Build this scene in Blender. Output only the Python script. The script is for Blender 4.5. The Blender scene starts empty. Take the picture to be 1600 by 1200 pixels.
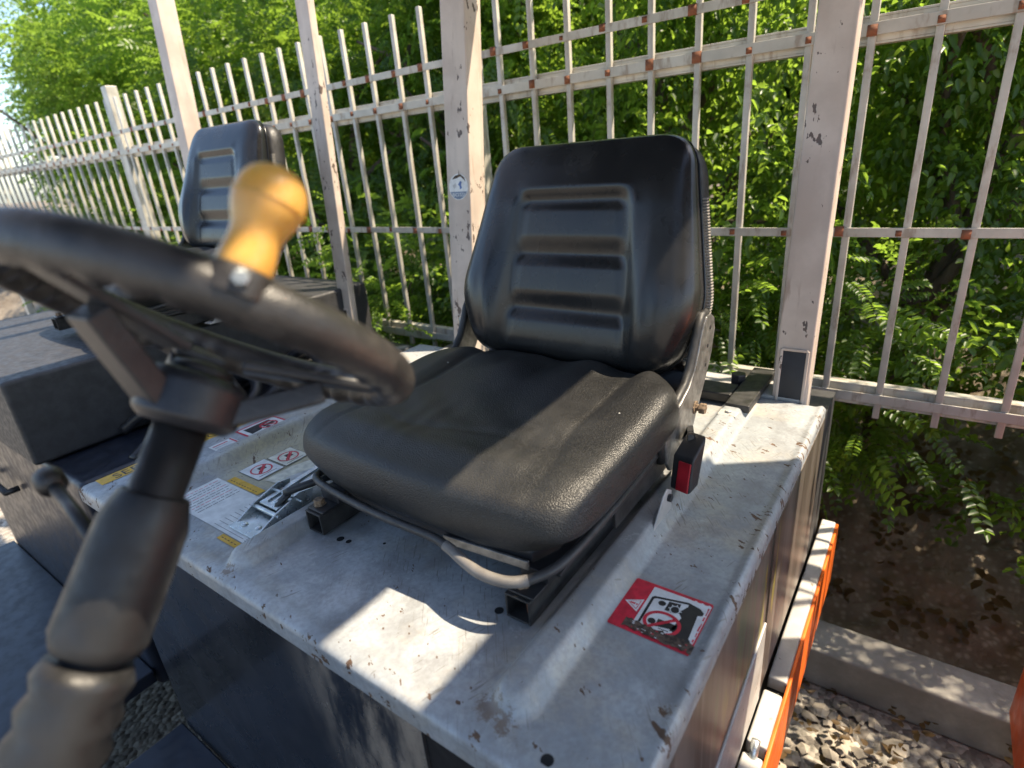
import bpy, math, random
import numpy as np
from mathutils import Vector, Matrix

random.seed(7)
rng = np.random.default_rng(7)
sc = bpy.context.scene
COL = sc.collection
PI = math.pi

# ------------------------------------------------------------------ camera
cam_d = bpy.data.cameras.new('camera')
cam = bpy.data.objects.new('camera', cam_d)
COL.objects.link(cam)
R_right = Vector((0.8132, 0.5765, -0.0800))
R_down = Vector((0.1539, -0.3455, -0.9257))
R_fwd = Vector((-0.5613, 0.7404, -0.3697))
m = Matrix.Identity(4)
for i in range(3):
    m[i][0] = R_right[i]
    m[i][1] = -R_down[i]
    m[i][2] = -R_fwd[i]
    m[i][3] = (0.0, 0.0, 1.60)[i]
cam.matrix_world = m
cam_d.sensor_fit = 'HORIZONTAL'
cam_d.sensor_width = 36.0
cam_d.lens = 20.25
cam_d.clip_start = 0.02
cam_d.clip_end = 600
cam_d.dof.use_dof = True
cam_d.dof.focus_distance = 0.98
cam_d.dof.aperture_fstop = 3.8
sc.camera = cam

# ------------------------------------------------------------------ light
SUN = Vector((0.50, 0.385, 1.0)).normalized()
world = bpy.data.worlds.new('World')
sc.world = world
world.use_nodes = True
wn = world.node_tree
sky = wn.nodes.new('ShaderNodeTexSky')
sky.sky_type = 'NISHITA'
sky.sun_disc = False
sky.sun_elevation = math.asin(SUN.z)
sky.sun_rotation = math.atan2(SUN.x, SUN.y)
sky.air_density = 1.0
sky.dust_density = 1.2
wn.links.new(sky.outputs[0], wn.nodes['Background'].inputs[0])
wn.nodes['Background'].inputs[1].default_value = 0.15
sun_d = bpy.data.lights.new('sun', 'SUN')
sun_d.energy = 4.8
sun_d.angle = math.radians(0.55)
sun_d.color = (1.0, 0.85, 0.64)
sun = bpy.data.objects.new('sun', sun_d)
COL.objects.link(sun)
sun.rotation_euler = (-SUN).to_track_quat('-Z', 'Y').to_euler()
sun.location = (3, 3, 8)
sc.view_settings.view_transform = 'Standard'
sc.view_settings.look = 'None'
sc.view_settings.gamma = 1.0
sc.view_settings.use_curve_mapping = False
sc.view_settings.exposure = 1.36
sc.render.engine = 'CYCLES'
sc.cycles.max_bounces = 10
sc.cycles.transparent_max_bounces = 8


# ------------------------------------------------------------------ nodes
class NT:
    def __init__(self, name):
        self.m = bpy.data.materials.new(name)
        self.m.use_nodes = True
        self.t = self.m.node_tree
        self.b = self.t.nodes['Principled BSDF']
        self._co = None

    def co(self):
        if self._co is None:
            self._co = self.t.nodes.new('ShaderNodeTexCoord').outputs['Object']
        return self._co

    def set(self, node, **kw):
        for k, v in kw.items():
            s = node.inputs[k.replace('_', ' ')] if k.replace('_', ' ') in node.inputs else node.inputs[k]
            if hasattr(v, 'is_linked'):
                self.t.links.new(v, s)
            else:
                s.default_value = v

    def mapping(self, scale=(1, 1, 1), rot=(0, 0, 0), src=None):
        n = self.t.nodes.new('ShaderNodeMapping')
        self.t.links.new(src or self.co(), n.inputs[0])
        n.inputs['Rotation'].default_value = rot
        n.inputs['Scale'].default_value = scale
        return n.outputs[0]

    def noise(self, scale, detail=4, rough=0.55, vec=None, dist=0.0):
        n = self.t.nodes.new('ShaderNodeTexNoise')
        self.t.links.new(vec or self.co(), n.inputs['Vector'])
        self.set(n, Scale=scale, Detail=detail, Roughness=rough, Distortion=dist)
        return n.outputs['Fac']

    def voro(self, scale, feature='F1', vec=None, out='Distance', rand=1.0):
        n = self.t.nodes.new('ShaderNodeTexVoronoi')
        n.feature = feature
        self.t.links.new(vec or self.co(), n.inputs['Vector'])
        self.set(n, Scale=scale, Randomness=rand)
        return n.outputs[out]

    def ramp(self, fac, a, b, lo=0.0, hi=1.0):
        n = self.t.nodes.new('ShaderNodeMapRange')
        n.clamp = True
        n.interpolation_type = 'SMOOTHSTEP'
        self.t.links.new(fac, n.inputs['Value'])
        n.inputs['From Min'].default_value = a
        n.inputs['From Max'].default_value = b
        n.inputs['To Min'].default_value = lo
        n.inputs['To Max'].default_value = hi
        return n.outputs[0]

    def math(self, op, a, b=0.0):
        n = self.t.nodes.new('ShaderNodeMath')
        n.operation = op
        for i, v in enumerate((a, b)):
            if hasattr(v, 'is_linked'):
                self.t.links.new(v, n.inputs[i])
            else:
                n.inputs[i].default_value = v
        return n.outputs[0]

    def mix(self, fac, a, b):
        n = self.t.nodes.new('ShaderNodeMix')
        n.data_type = 'RGBA'
        for s, v in ((n.inputs[0], fac), (n.inputs[6], a), (n.inputs[7], b)):
            if hasattr(v, 'is_linked'):
                self.t.links.new(v, s)
            else:
                s.default_value = (*v, 1.0) if isinstance(v, tuple) and len(v) == 3 else v
        return n.outputs[2]

    def dist(self, p, scale=(1, 1, 1)):
        """distance from a point given in the object's own coordinates"""
        mp = self.t.nodes.new('ShaderNodeVectorMath')
        mp.operation = 'SUBTRACT'
        self.t.links.new(self.co(), mp.inputs[0])
        mp.inputs[1].default_value = p
        ms = self.t.nodes.new('ShaderNodeVectorMath')
        ms.operation = 'MULTIPLY'
        self.t.links.new(mp.outputs[0], ms.inputs[0])
        ms.inputs[1].default_value = scale
        ml = self.t.nodes.new('ShaderNodeVectorMath')
        ml.operation = 'LENGTH'
        self.t.links.new(ms.outputs[0], ml.inputs[0])
        return ml.outputs['Value']

    def bump(self, h, strength=0.3, dist=0.001, prev=None):
        n = self.t.nodes.new('ShaderNodeBump')
        n.inputs['Strength'].default_value = strength
        n.inputs['Distance'].default_value = dist
        self.t.links.new(h, n.inputs['Height'])
        if prev is not None:
            self.t.links.new(prev, n.inputs['Normal'])
        return n.outputs[0]

    def out(self, color=None, rough=None, metal=None, normal=None, **kw):
        b = self.b
        for nm, v in (('Base Color', color), ('Roughness', rough), ('Metallic', metal), ('Normal', normal)):
            if v is None:
                continue
            if hasattr(v, 'is_linked'):
                self.t.links.new(v, b.inputs[nm])
            else:
                b.inputs[nm].default_value = (*v, 1.0) if isinstance(v, tuple) else v
        for k, v in kw.items():
            nm = k.replace('_', ' ')
            if hasattr(v, 'is_linked'):
                self.t.links.new(v, b.inputs[nm])
            else:
                b.inputs[nm].default_value = v
        return self.m


M = {}


def plain(name, col, rough=0.5, metal=0.0, var=0.25, scale=30, bump=0.0, bscale=300, **kw):
    t = NT(name)
    dark = tuple(c * (1 - var) for c in col)
    lite = tuple(min(1, c * (1 + var)) for c in col)
    f = t.ramp(t.noise(scale, 5), 0.3, 0.7)
    c = t.mix(f, dark, lite)
    nrm = t.bump(t.noise(bscale, 3), bump, 0.001) if bump else None
    r = t.ramp(t.noise(scale * 2.3, 4), 0.3, 0.7, max(0.05, rough - 0.1), min(1, rough + 0.1))
    M[name] = t.out(c, r, metal, nrm, **kw)
    return M[name]


# worn grey hood paint; the hood meshes live in coordinates relative to HB
HB = Vector((-0.70, 0.75, 0.0))


def deck_paint():
    t = NT('hood_paint')
    big = t.noise(3.2, 5, 0.6)
    mid = t.noise(14, 6, 0.62)
    fine = t.noise(160, 3, 0.6)
    c = t.mix(t.ramp(big, 0.35, 0.65), (0.30, 0.325, 0.34), (0.45, 0.475, 0.49))
    c = t.mix(t.ramp(mid, 0.42, 0.66, 0, 0.6), c, (0.22, 0.235, 0.245))
    film = t.math('MULTIPLY', t.ramp(t.noise(5.3, 6, 0.68, t.mapping((1, 1.4, 1), (0, 0, 0.6))), 0.46, 0.64), 0.62)
    c = t.mix(film, c, (0.45, 0.40, 0.315))
    grime = t.math('MULTIPLY', t.ramp(t.noise(8, 7, 0.72, t.mapping((1.2, 0.8, 1), (0, 0, 0.3))), 0.52, 0.70), 0.6)
    c = t.mix(grime, c, (0.17, 0.165, 0.16))
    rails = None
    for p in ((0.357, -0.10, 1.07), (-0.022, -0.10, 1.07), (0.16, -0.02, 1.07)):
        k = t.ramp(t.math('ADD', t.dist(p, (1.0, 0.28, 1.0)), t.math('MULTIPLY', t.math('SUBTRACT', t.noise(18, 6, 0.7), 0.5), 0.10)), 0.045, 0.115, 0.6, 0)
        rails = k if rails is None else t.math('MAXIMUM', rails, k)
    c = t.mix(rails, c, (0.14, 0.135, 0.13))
    white = t.math('MULTIPLY', t.ramp(t.noise(19, 6, 0.75), 0.58, 0.70), 0.5)
    c = t.mix(white, c, (0.56, 0.57, 0.57))
    # yellowed film around the small stickers left of the seat
    yel = t.math('MULTIPLY', t.ramp(t.math('ADD', t.dist((-0.29, -0.20, 1.07), (1, 1.0, 1)), t.math('MULTIPLY', mid, 0.08)), 0.13, 0.20, 1, 0), 0.75)
    c = t.mix(yel, c, (0.45, 0.39, 0.22))
    c = t.mix(t.ramp(fine, 0.35, 0.7, 0.0, 0.4), c, (0.22, 0.22, 0.225))
    # grease and dust rings
    ring = t.voro(34, 'DISTANCE_TO_EDGE')
    c = t.mix(t.math('MULTIPLY', t.ramp(ring, 0.0, 0.03, 1, 0), t.ramp(t.noise(7, 3), 0.55, 0.7, 0, 0.25)), c, (0.30, 0.27, 0.22))
    # scratches
    sv = t.mapping((1.0, 14.0, 1.0), src=t.mapping(rot=(0, 0, 0.9)))
    scr = t.math('MULTIPLY', t.ramp(t.noise(34, 2, 0.4, sv), 0.64, 0.67), t.ramp(t.noise(5, 3), 0.45, 0.6))
    scr = t.math('MAXIMUM', scr, t.math('MULTIPLY', t.ramp(t.noise(30, 2, 0.4, t.mapping((9.0, 0.8, 1.0), src=t.mapping(rot=(0, 0, 0.35)))), 0.67, 0.70), t.ramp(t.noise(6, 3, 0.5, t.mapping((1, 1, 1), (0.3, 0, 0))), 0.48, 0.6)))
    c = t.mix(t.math('MULTIPLY', scr, 0.6), c, (0.14, 0.12, 0.10))
    # paint chips down to dark rusty steel, thicker towards the hood's rear and edges
    zone = t.ramp(t.noise(2.6, 3, 0.5), 0.42, 0.62, 0.0, 0.05)
    sx_ = t.t.nodes.new('ShaderNodeSeparateXYZ')
    t.t.links.new(t.co(), sx_.inputs[0])
    zone = t.math('ADD', zone, t.ramp(sx_.outputs['X'], 0.525, 0.57, 0.0, 0.10))
    zone = t.math('ADD', zone, t.ramp(sx_.outputs['Y'], -0.445, -0.476, 0.0, 0.06))
    zone = t.math('ADD', zone, t.ramp(sx_.outputs['Y'], 0.05, 0.35, 0.0, 0.03))
    chipn = t.noise(48, 4, 0.62, t.mapping((0.65, 1.5, 1), src=t.mapping(rot=(0, 0, 0.5))))
    chip = t.ramp(t.math('ADD', chipn, zone), 0.705, 0.715)
    spot = t.math('MULTIPLY', t.ramp(t.voro(55, 'F1', t.mapping((1, 1.7, 1), src=t.mapping(rot=(0, 0, 0.7)))), 0.10, 0.14, 1, 0), t.ramp(t.noise(13, 3), 0.58, 0.62))
    chip = t.math('MAXIMUM', chip, t.math('MULTIPLY', spot, 0.9))
    chipc = t.mix(t.noise(60, 3), (0.05, 0.032, 0.022), (0.17, 0.10, 0.06))
    c = t.mix(chip, c, chipc)
    # rust and grime at the front ends of the pressed ridges
    rust = None
    for p, r in (((0.396, -0.438, 1.07), 0.012), ((0.420, -0.444, 1.07), 0.008), ((0.552, -0.346, 1.07), 0.001), ((-0.065, -0.462, 1.07), 0.006)):
        d = t.math('ADD', t.dist(p, (1, 1, 0.6)), t.math('MULTIPLY', t.math('SUBTRACT', t.noise(120, 6, 0.8), 0.5), 0.085))
        k = t.ramp(d, r * 0.8, r + 0.004, 1, 0)
        rust = k if rust is None else t.math('MAXIMUM', rust, k)
    c = t.mix(t.math('MULTIPLY', rust, 0.72), c, t.mix(t.noise(40, 4), (0.09, 0.055, 0.04), (0.22, 0.15, 0.09)))
    # dirty seams along the foot of the ridges
    bmp = t.bump(t.noise(260, 3), 0.18, 0.0008)
    bmp = t.bump(chip, 0.35, -0.0006, bmp)
    bmp = t.bump(t.noise(9, 3), 0.35, 0.006, bmp)
    rg = t.math('ADD', t.ramp(mid, 0.3, 0.7, 0.36, 0.55), t.math('MULTIPLY', chip, 0.3))
    M['hood_paint'] = t.out(c, rg, 0.12, bmp)


deck_paint()


def leather(name, dust):
    t = NT(name)
    v = t.voro(540, 'F1')
    v2 = t.voro(820, 'F1')
    wr = t.noise(38, 4, 0.6, t.mapping((1, 2.2, 1), (0, 0, 0.5)))
    d = t.ramp(t.noise(6, 5, 0.6), 0.35, 0.7)
    c = t.mix(d, (0.006, 0.0064, 0.0070), dust)
    c = t.mix(t.ramp(v, 0.35, 0.6, 0, 0.5), c, (0.044, 0.043, 0.0405))
    sp = t.math('MULTIPLY', t.ramp(t.voro(26, 'F1', t.mapping((1, 1, 1), (0.3, 0.2, 0.6))), 0.05, 0.06, 1, 0), t.ramp(t.noise(17, 2), 0.62, 0.64))
    c = t.mix(sp, c, (0.5, 0.5, 0.47))
    n = t.bump(v, 0.62, -0.0010)
    n = t.bump(v2, 0.15, -0.0005, n)
    n = t.bump(wr, 0.06, 0.0022, n)
    M[name] = t.out(c, t.ramp(d, 0, 1, 0.31, 0.43), 0.0, n, Specular_IOR_Level=0.40)


leather('leather', (0.027, 0.0268, 0.0262))


def smooth_leather():
    t = NT('back_leather')
    v = t.voro(700, 'F1')
    wr = t.noise(60, 4, 0.6, t.mapping((2.2, 1, 1.0)))
    d = t.ramp(t.noise(5, 5, 0.6), 0.35, 0.7)
    c = t.mix(d, (0.0095, 0.010, 0.011), (0.024, 0.0235, 0.0225))
    n = t.bump(v, 0.16, -0.0005)
    n = t.bump(wr, 0.12, 0.0015, n)
    M['back_leather'] = t.out(c, t.ramp(d, 0, 1, 0.22, 0.31), 0.0, n, Specular_IOR_Level=0.48)


smooth_leather()
plain('shell_plastic', (0.012, 0.012, 0.013), 0.5, bump=0.2, bscale=500)
plain('black_steel', (0.022, 0.022, 0.024), 0.42, 0.1, bump=0.1)
plain('worn_black', (0.035, 0.034, 0.033), 0.5, 0.3, 0.4, bump=0.15)
plain('bare_steel', (0.25, 0.243, 0.23), 0.42, 0.75, 0.3, 60, 0.1)
plain('zinc', (0.50, 0.54, 0.55), 0.34, 0.85, 0.2, 45, 0.08)
plain('rust', (0.22, 0.085, 0.042), 0.85, 0.0, 0.65, 9, 0.4)
plain('rusty_bolt', (0.20, 0.14, 0.09), 0.7, 0.3, 0.5, 200, 0.3)
plain('tube_black', (0.03, 0.03, 0.031), 0.45, 0.0, 0.3, bump=0.2, bscale=700)
plain('dark_hole', (0.006, 0.006, 0.007), 0.9)
plain('red_plastic', (0.36, 0.012, 0.022), 0.38, bump=0.1)
plain('buckle_plastic', (0.020, 0.020, 0.021), 0.48, bump=0.25, bscale=900)
plain('zip_grey', (0.30, 0.28, 0.25), 0.6)
plain('grip_grey', (0.15, 0.14, 0.13), 0.55)
plain('print_red', (0.52, 0.018, 0.04), 0.5, var=0.22, scale=90)
plain('print_white', (0.66, 0.67, 0.66), 0.5, var=0.12, scale=60)
plain('print_black', (0.014, 0.014, 0.015), 0.5)
plain('print_grey', (0.45, 0.45, 0.45), 0.5)
plain('print_pale', (0.62, 0.60, 0.50), 0.5, var=0.2, scale=70)
plain('print_yellow', (0.62, 0.36, 0.02), 0.5, var=0.15, scale=60)
plain('print_blue', (0.05, 0.11, 0.30), 0.5)
plain('print_grime', (0.075, 0.05, 0.036), 0.75, var=0.75, scale=170, bump=0.4)
plain('print_steelblue', (0.14, 0.19, 0.27), 0.5, var=0.2)
plain('orange_paint', (0.72, 0.14, 0.015), 0.4, var=0.2, scale=12)
plain('navy_paint', (0.012, 0.016, 0.026), 0.4, var=0.3, scale=15)
plain('underside', (0.03, 0.03, 0.032), 0.6)
plain('tyre_rubber', (0.015, 0.015, 0.015), 0.8, bump=0.3)


def rim_rubber():
    t = NT('rim_rubber')
    c = t.mix(t.ramp(t.noise(40, 5), 0.35, 0.7), (0.018, 0.017, 0.017), (0.046, 0.042, 0.039))
    n = t.bump(t.voro(650, 'F1'), 0.35, -0.0008)
    n = t.bump(t.noise(55, 4), 0.3, 0.003, n)
    M['rim_rubber'] = t.out(c, 0.38, 0.0, n)
    t = NT('spoke_paint')
    c = t.mix(t.ramp(t.noise(30, 5), 0.35, 0.7), (0.016, 0.018, 0.023), (0.036, 0.036, 0.040))
    n = t.bump(t.voro(520, 'F1'), 0.3, -0.0008)
    M['spoke_paint'] = t.out(c, 0.4, 0.15, n)
    t = NT('amber_plastic')
    f = t.ramp(t.noise(26, 4), 0.3, 0.7)
    c = t.mix(f, (0.54, 0.28, 0.055), (0.66, 0.38, 0.10))
    c = t.mix(t.ramp(t.noise(60, 6, 0.7, t.mapping((1, 1, 3))), 0.60, 0.72, 0, 0.55), c, (0.20, 0.11, 0.04))
    M['amber_plastic'] = t.out(c, 0.33, 0.0, t.bump(t.noise(300, 2), 0.06, 0.001), Subsurface_Weight=0.35, Subsurface_Scale=0.012, Subsurface_Radius=(1.0, 0.45, 0.1))


rim_rubber()


def post_paint():
    t = NT('post_paint')
    c = t.mix(t.ramp(t.noise(9, 5), 0.35, 0.68), (0.48, 0.395, 0.33), (0.60, 0.51, 0.435))
    streak = t.noise(26, 3, 0.5, t.mapping((1, 1, 0.06)))
    c = t.mix(t.ramp(streak, 0.5, 0.75, 0, 0.4), c, (0.36, 0.31, 0.27))
    chipn = t.noise(60, 4, 0.6, t.mapping((1, 1, 0.5)))
    zone = t.ramp(t.noise(7, 3), 0.48, 0.7, -0.06, 0.09)
    chip = t.ramp(t.math('ADD', chipn, zone), 0.64, 0.652)
    c = t.mix(chip, c, t.mix(t.noise(80, 3), (0.06, 0.06, 0.065), (0.16, 0.10, 0.07)))
    drip = t.math('MULTIPLY', t.ramp(t.noise(48, 4, 0.6, t.mapping((1, 1, 0.10))), 0.60, 0.70), t.ramp(t.noise(4, 3), 0.42, 0.6))
    c = t.mix(t.math('MULTIPLY', drip, 0.5), c, (0.22, 0.13, 0.08))
    n = t.bump(chip, 0.4, -0.0008, t.bump(t.noise(180, 3), 0.2, 0.001))
    M['post_paint'] = t.out(c, 0.5, 0.0, n)
    t = NT('fence_paint')
    c = t.mix(t.ramp(t.noise(12, 5), 0.35, 0.68), (0.42, 0.40, 0.35), (0.54, 0.515, 0.455))
    c = t.mix(t.ramp(t.noise(35, 5, 0.65, t.mapping((1, 1, 0.3))), 0.52, 0.68, 0, 0.7), c, (0.25, 0.19, 0.14))
    M['fence_paint'] = t.out(c, 0.45, 0.2, t.bump(t.noise(120, 3), 0.2, 0.001))


post_paint()


def panels():
    t = NT('side_panel')
    st = t.noise(60, 4, 0.6, t.mapping((1, 1.0, 0.05)))  # upright streaks: scratches plus blurred brown reflections put into the colour
    st2 = t.noise(22, 4, 0.6, t.mapping((1, 0.6, 0.10)))
    c = t.mix(t.ramp(st2, 0.3, 0.7), (0.11, 0.088, 0.07), (0.25, 0.21, 0.18))
    c = t.mix(t.ramp(st, 0.55, 0.72, 0, 0.45), c, (0.42, 0.38, 0.33))
    yellow_refl = t.math('MULTIPLY', t.ramp(t.noise(30, 3, 0.5, t.mapping((1, 1, 0.14))), 0.56, 0.62), t.ramp(t.dist((0.57, -0.02, 0.93), (1, 0.8, 1)), 0.06, 0.17, 1, 0))  # yellow reflection streaks painted into the panel colour
    c = t.mix(t.math('MULTIPLY', yellow_refl, 0.8), c, (0.42, 0.36, 0.06))
    green_refl = t.math('MULTIPLY', t.ramp(t.noise(24, 3, 0.5, t.mapping((1, 1.2, 0.12), (0.2, 0, 0))), 0.53, 0.60), t.ramp(t.dist((0.57, -0.10, 0.93), (1, 0.8, 1)), 0.05, 0.15, 1, 0))  # green reflection streaks painted into the panel colour
    c = t.mix(t.math('MULTIPLY', green_refl, 0.8), c, (0.16, 0.22, 0.13))
    n = t.bump(st, 0.25, 0.001)
    M['side_panel'] = t.out(c, 0.36, 0.45, n)
    t = NT('front_panel')
    c = t.mix(t.ramp(t.noise(7, 5), 0.35, 0.7), (0.018, 0.022, 0.028), (0.034, 0.038, 0.045))
    brown_refl = t.math('MULTIPLY', t.ramp(t.noise(16, 5, 0.65, t.mapping((1, 1, 0.3), (0, 0.5, 0))), 0.38, 0.6), t.ramp(t.dist((0.28, -0.47, 0.97), (1, 1, 0.8)), 0.08, 0.26, 1, 0))  # brownish reflection low on the panel, painted into its colour
    c = t.mix(t.math('MULTIPLY', brown_refl, 0.9), c, (0.36, 0.30, 0.235))
    M['front_panel'] = t.out(c, t.ramp(t.noise(11, 4), 0.3, 0.7, 0.22, 0.36), 0.0, t.bump(t.noise(120, 2), 0.05, 0.001), Coat_Weight=0.3)
    t = NT('chassis_grey')
    c = t.mix(t.ramp(t.noise(14, 5), 0.35, 0.7), (0.36, 0.35, 0.33), (0.50, 0.485, 0.46))
    c = t.mix(t.ramp(t.noise(46, 5, 0.65), 0.62, 0.7, 0, 0.8), c, (0.16, 0.12, 0.09))
    M['chassis_grey'] = t.out(c, 0.5, 0.1, t.bump(t.noise(200, 3), 0.25, 0.001))


panels()


def leaf_mats():
    for name, c0, c1, c2, tr in (('leaf_fine', (0.042, 0.098, 0.014), (0.080, 0.155, 0.020), (0.16, 0.20, 0.025), (0.36, 0.56, 0.06)),
                                 ('leaf_broad', (0.038, 0.094, 0.015), (0.074, 0.145, 0.022), (0.15, 0.19, 0.024), (0.36, 0.55, 0.06)),
                                 ('leaf_litter', (0.09, 0.055, 0.03), (0.16, 0.10, 0.05), (0.06, 0.09, 0.02), (0.2, 0.15, 0.05))):
        t = NT(name)
        a = t.t.nodes.new('ShaderNodeAttribute')
        a.attribute_name = 'tint'
        f = a.outputs['Fac']
        c = t.mix(t.ramp(f, 0.0, 0.6), c0, c1)
        c = t.mix(t.ramp(f, 0.72, 1.0), c, c2)
        t.out(c, 0.36, 0.0, None, Specular_IOR_Level=0.5)
        tl = t.t.nodes.new('ShaderNodeBsdfTranslucent')
        tc = t.mix(f, tuple(x * 0.55 for x in tr), tr)
        t.t.links.new(tc, tl.inputs[0])
        mx = t.t.nodes.new('ShaderNodeMixShader')
        mx.inputs[0].default_value = 0.60
        t.t.links.new(t.b.outputs[0], mx.inputs[1])
        t.t.links.new(tl.outputs[0], mx.inputs[2])
        t.t.links.new(mx.outputs[0], t.t.nodes['Material Output'].inputs[0])
        M[name] = t.m
    t = NT('bark')
    c = t.mix(t.ramp(t.noise(18, 5, 0.6, t.mapping((1, 1, 0.3))), 0.3, 0.7), (0.055, 0.04, 0.03), (0.15, 0.115, 0.085))
    M['bark'] = t.out(c, 0.9, 0.0, t.bump(t.noise(40, 4, 0.6, t.mapping((1, 1, 0.25))), 0.8, 0.02))
    t = NT('soil')
    c = t.mix(t.ramp(t.noise(1.3, 6, 0.65), 0.35, 0.7), (0.10, 0.075, 0.05), (0.22, 0.18, 0.13))
    c = t.mix(t.ramp(t.voro(38), 0.1, 0.5, 0.5, 0), c, (0.3, 0.27, 0.22))
    M['soil'] = t.out(c, 0.95, 0.0, t.bump(t.noise(60, 5, 0.7), 0.7, 0.01))
    t = NT('yard_gravel')
    c = t.mix(t.ramp(t.voro(55, out='Color'), 0.2, 0.8), (0.16, 0.14, 0.12), (0.38, 0.35, 0.30))
    M['yard_gravel'] = t.out(c, 0.9, 0.0, t.bump(t.voro(55), 0.9, -0.01))
    t = NT('stone')
    a = t.t.nodes.new('ShaderNodeAttribute')
    a.attribute_name = 'tint'
    c = t.mix(a.outputs['Fac'], (0.12, 0.11, 0.10), (0.48, 0.42, 0.34))
    M['stone'] = t.out(c, 0.85, 0.0, t.bump(t.noise(140, 3), 0.4, 0.002))
    t = NT('plinth')
    c = t.mix(t.ramp(t.noise(6, 6, 0.65), 0.35, 0.7), (0.22, 0.21, 0.19), (0.36, 0.34, 0.31))
    M['plinth'] = t.out(c, 0.9, 0.0, t.bump(t.noise(70, 4), 0.4, 0.004))


leaf_mats()


# ------------------------------------------------------------------ mesh building
class MB:
    def __init__(self):
        self.v = []
        self.f = []
        self.mi = []

    def add(self, verts, faces, mi=0):
        o = len(self.v)
        self.v += [tuple(p) for p in verts]
        self.f += [tuple(i + o for i in f) for f in faces]
        self.mi += [mi] * len(faces)
        return self

    def hexa(self, p, mi=0):
        """8 corners: bottom loop then top loop"""
        return self.add(p, [(3, 2, 1, 0), (4, 5, 6, 7), (0, 1, 5, 4), (1, 2, 6, 5), (2, 3, 7, 6), (3, 0, 4, 7)], mi)

    def box(self, a, b, mi=0):
        x0, y0, z0 = a
        x1, y1, z1 = b
        return self.hexa([(x0, y0, z0), (x1, y0, z0), (x1, y1, z0), (x0, y1, z0), (x0, y0, z1), (x1, y0, z1), (x1, y1, z1), (x0, y1, z1)], mi)

    def bar(self, p, q, w, h, up=(0, 0, 1), mi=0):
        p, q = Vector(p), Vector(q)
        d = (q - p).normalized()
        s = d.cross(Vector(up)).normalized() * (w / 2)
        u = s.normalized().cross(d) * (h / 2)
        c = []
        for e in (p, q):
            c += [e - s - u, e + s - u, e + s + u, e - s + u]
        return self.hexa(c, mi)

    def tube(self, pts, r, n=12, mi=0, caps=True):
        pts = [Vector(p) for p in pts]
        rs = r if isinstance(r, (list, tuple)) else [r] * len(pts)
        t0 = (pts[1] - pts[0]).normalized()
        nrm = t0.orthogonal().normalized()
        V = []
        for i, p in enumerate(pts):
            a = pts[max(i - 1, 0)]
            b = pts[min(i + 1, len(pts) - 1)]
            t = (b - a).normalized()
            nrm = (nrm - t * nrm.dot(t)).normalized()
            bn = t.cross(nrm)
            for k in range(n):
                an = 2 * PI * k / n
                V.append(p + (nrm * math.cos(an) + bn * math.sin(an)) * rs[i])
        F = []
        for i in range(len(pts) - 1):
            for k in range(n):
                F.append((i * n + k, i * n + (k + 1) % n, (i + 1) * n + (k + 1) % n, (i + 1) * n + k))
        if caps:
            F.append(tuple(range(n))[::-1])
            F.append(tuple((len(pts) - 1) * n + k for k in range(n)))
        return self.add(V, F, mi)

    def prism(self, outline, d, mi=0):
        """outline of 3D points (planar), extruded by vector d"""
        n = len(outline)
        d = Vector(d)
        V = [Vector(p) for p in outline] + [Vector(p) + d for p in outline]
        F = [tuple(range(n))[::-1], tuple(range(n, 2 * n))] + [(i, (i + 1) % n, (i + 1) % n + n, i + n) for i in range(n)]
        return self.add(V, F, mi)

    def lathe(self, origin, axis, prof, n=24, mi=0):
        """prof: list of (radius, height along axis)"""
        ax = Vector(axis).normalized()
        e = ax.orthogonal().normalized()
        g = ax.cross(e)
        o = Vector(origin)
        V, F = [], []
        for r, h in prof:
            for k in range(n):
                a = 2 * PI * k / n
                V.append(o + ax * h + (e * math.cos(a) + g * math.sin(a)) * r)
        for i in range(len(prof) - 1):
            for k in range(n):
                F.append((i * n + k, i * n + (k + 1) % n, (i + 1) * n + (k + 1) % n, (i + 1) * n + k))
        F.append(tuple(range(n))[::-1])
        F.append(tuple((len(prof) - 1) * n + k for k in range(n)))
        return self.add(V, F, mi)

    def poly(self, pts, mi=0):
        return self.add(pts, [tuple(range(len(pts)))], mi)


def new_obj(name, mb, mats, parent=None, label=None, cat=None, group=None, kind=None, bevel=0.0, smooth=False, off=None, segs=2):
    me = bpy.data.meshes.new(name)
    o3 = off if off is not None else Vector((0, 0, 0))
    me.from_pydata([(p[0] - o3[0], p[1] - o3[1], p[2] - o3[2]) for p in mb.v], [], mb.f)
    for mt in (mats if isinstance(mats, (list, tuple)) else [mats]):
        me.materials.append(M[mt])
    me.polygons.foreach_set('material_index', mb.mi)
    if smooth:
        me.polygons.foreach_set('use_smooth', [True] * len(mb.f))
    me.update()
    ob = bpy.data.objects.new(name, me)
    COL.objects.link(ob)
    if parent is not None:
        ob.parent = parent
    if bevel:
        bv = ob.modifiers.new('bevel', 'BEVEL')
        bv.width = bevel
        bv.segments = segs
        bv.limit_method = 'ANGLE'
        bv.angle_limit = math.radians(35)
        me.polygons.foreach_set('use_smooth', [True] * len(mb.f))
        wn_ = ob.modifiers.new('normals', 'WEIGHTED_NORMAL')
        wn_.keep_sharp = True
    tag(ob, label, cat, group, kind)
    return ob


def tag(o, label=None, cat=None, group=None, kind=None):
    if label:
        o['label'] = label
    if cat:
        o['category'] = cat
    if group:
        o['group'] = group
    if kind:
        o['kind'] = kind


def thing(name, loc, label, cat, group=None):
    o = bpy.data.objects.new(name, None)
    o.empty_display_size = 0.1
    COL.objects.link(o)
    o.location = loc
    tag(o, label, cat, group)
    return o


def kids(o):
    return [c for c in bpy.data.objects if c.parent == o]


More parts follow.
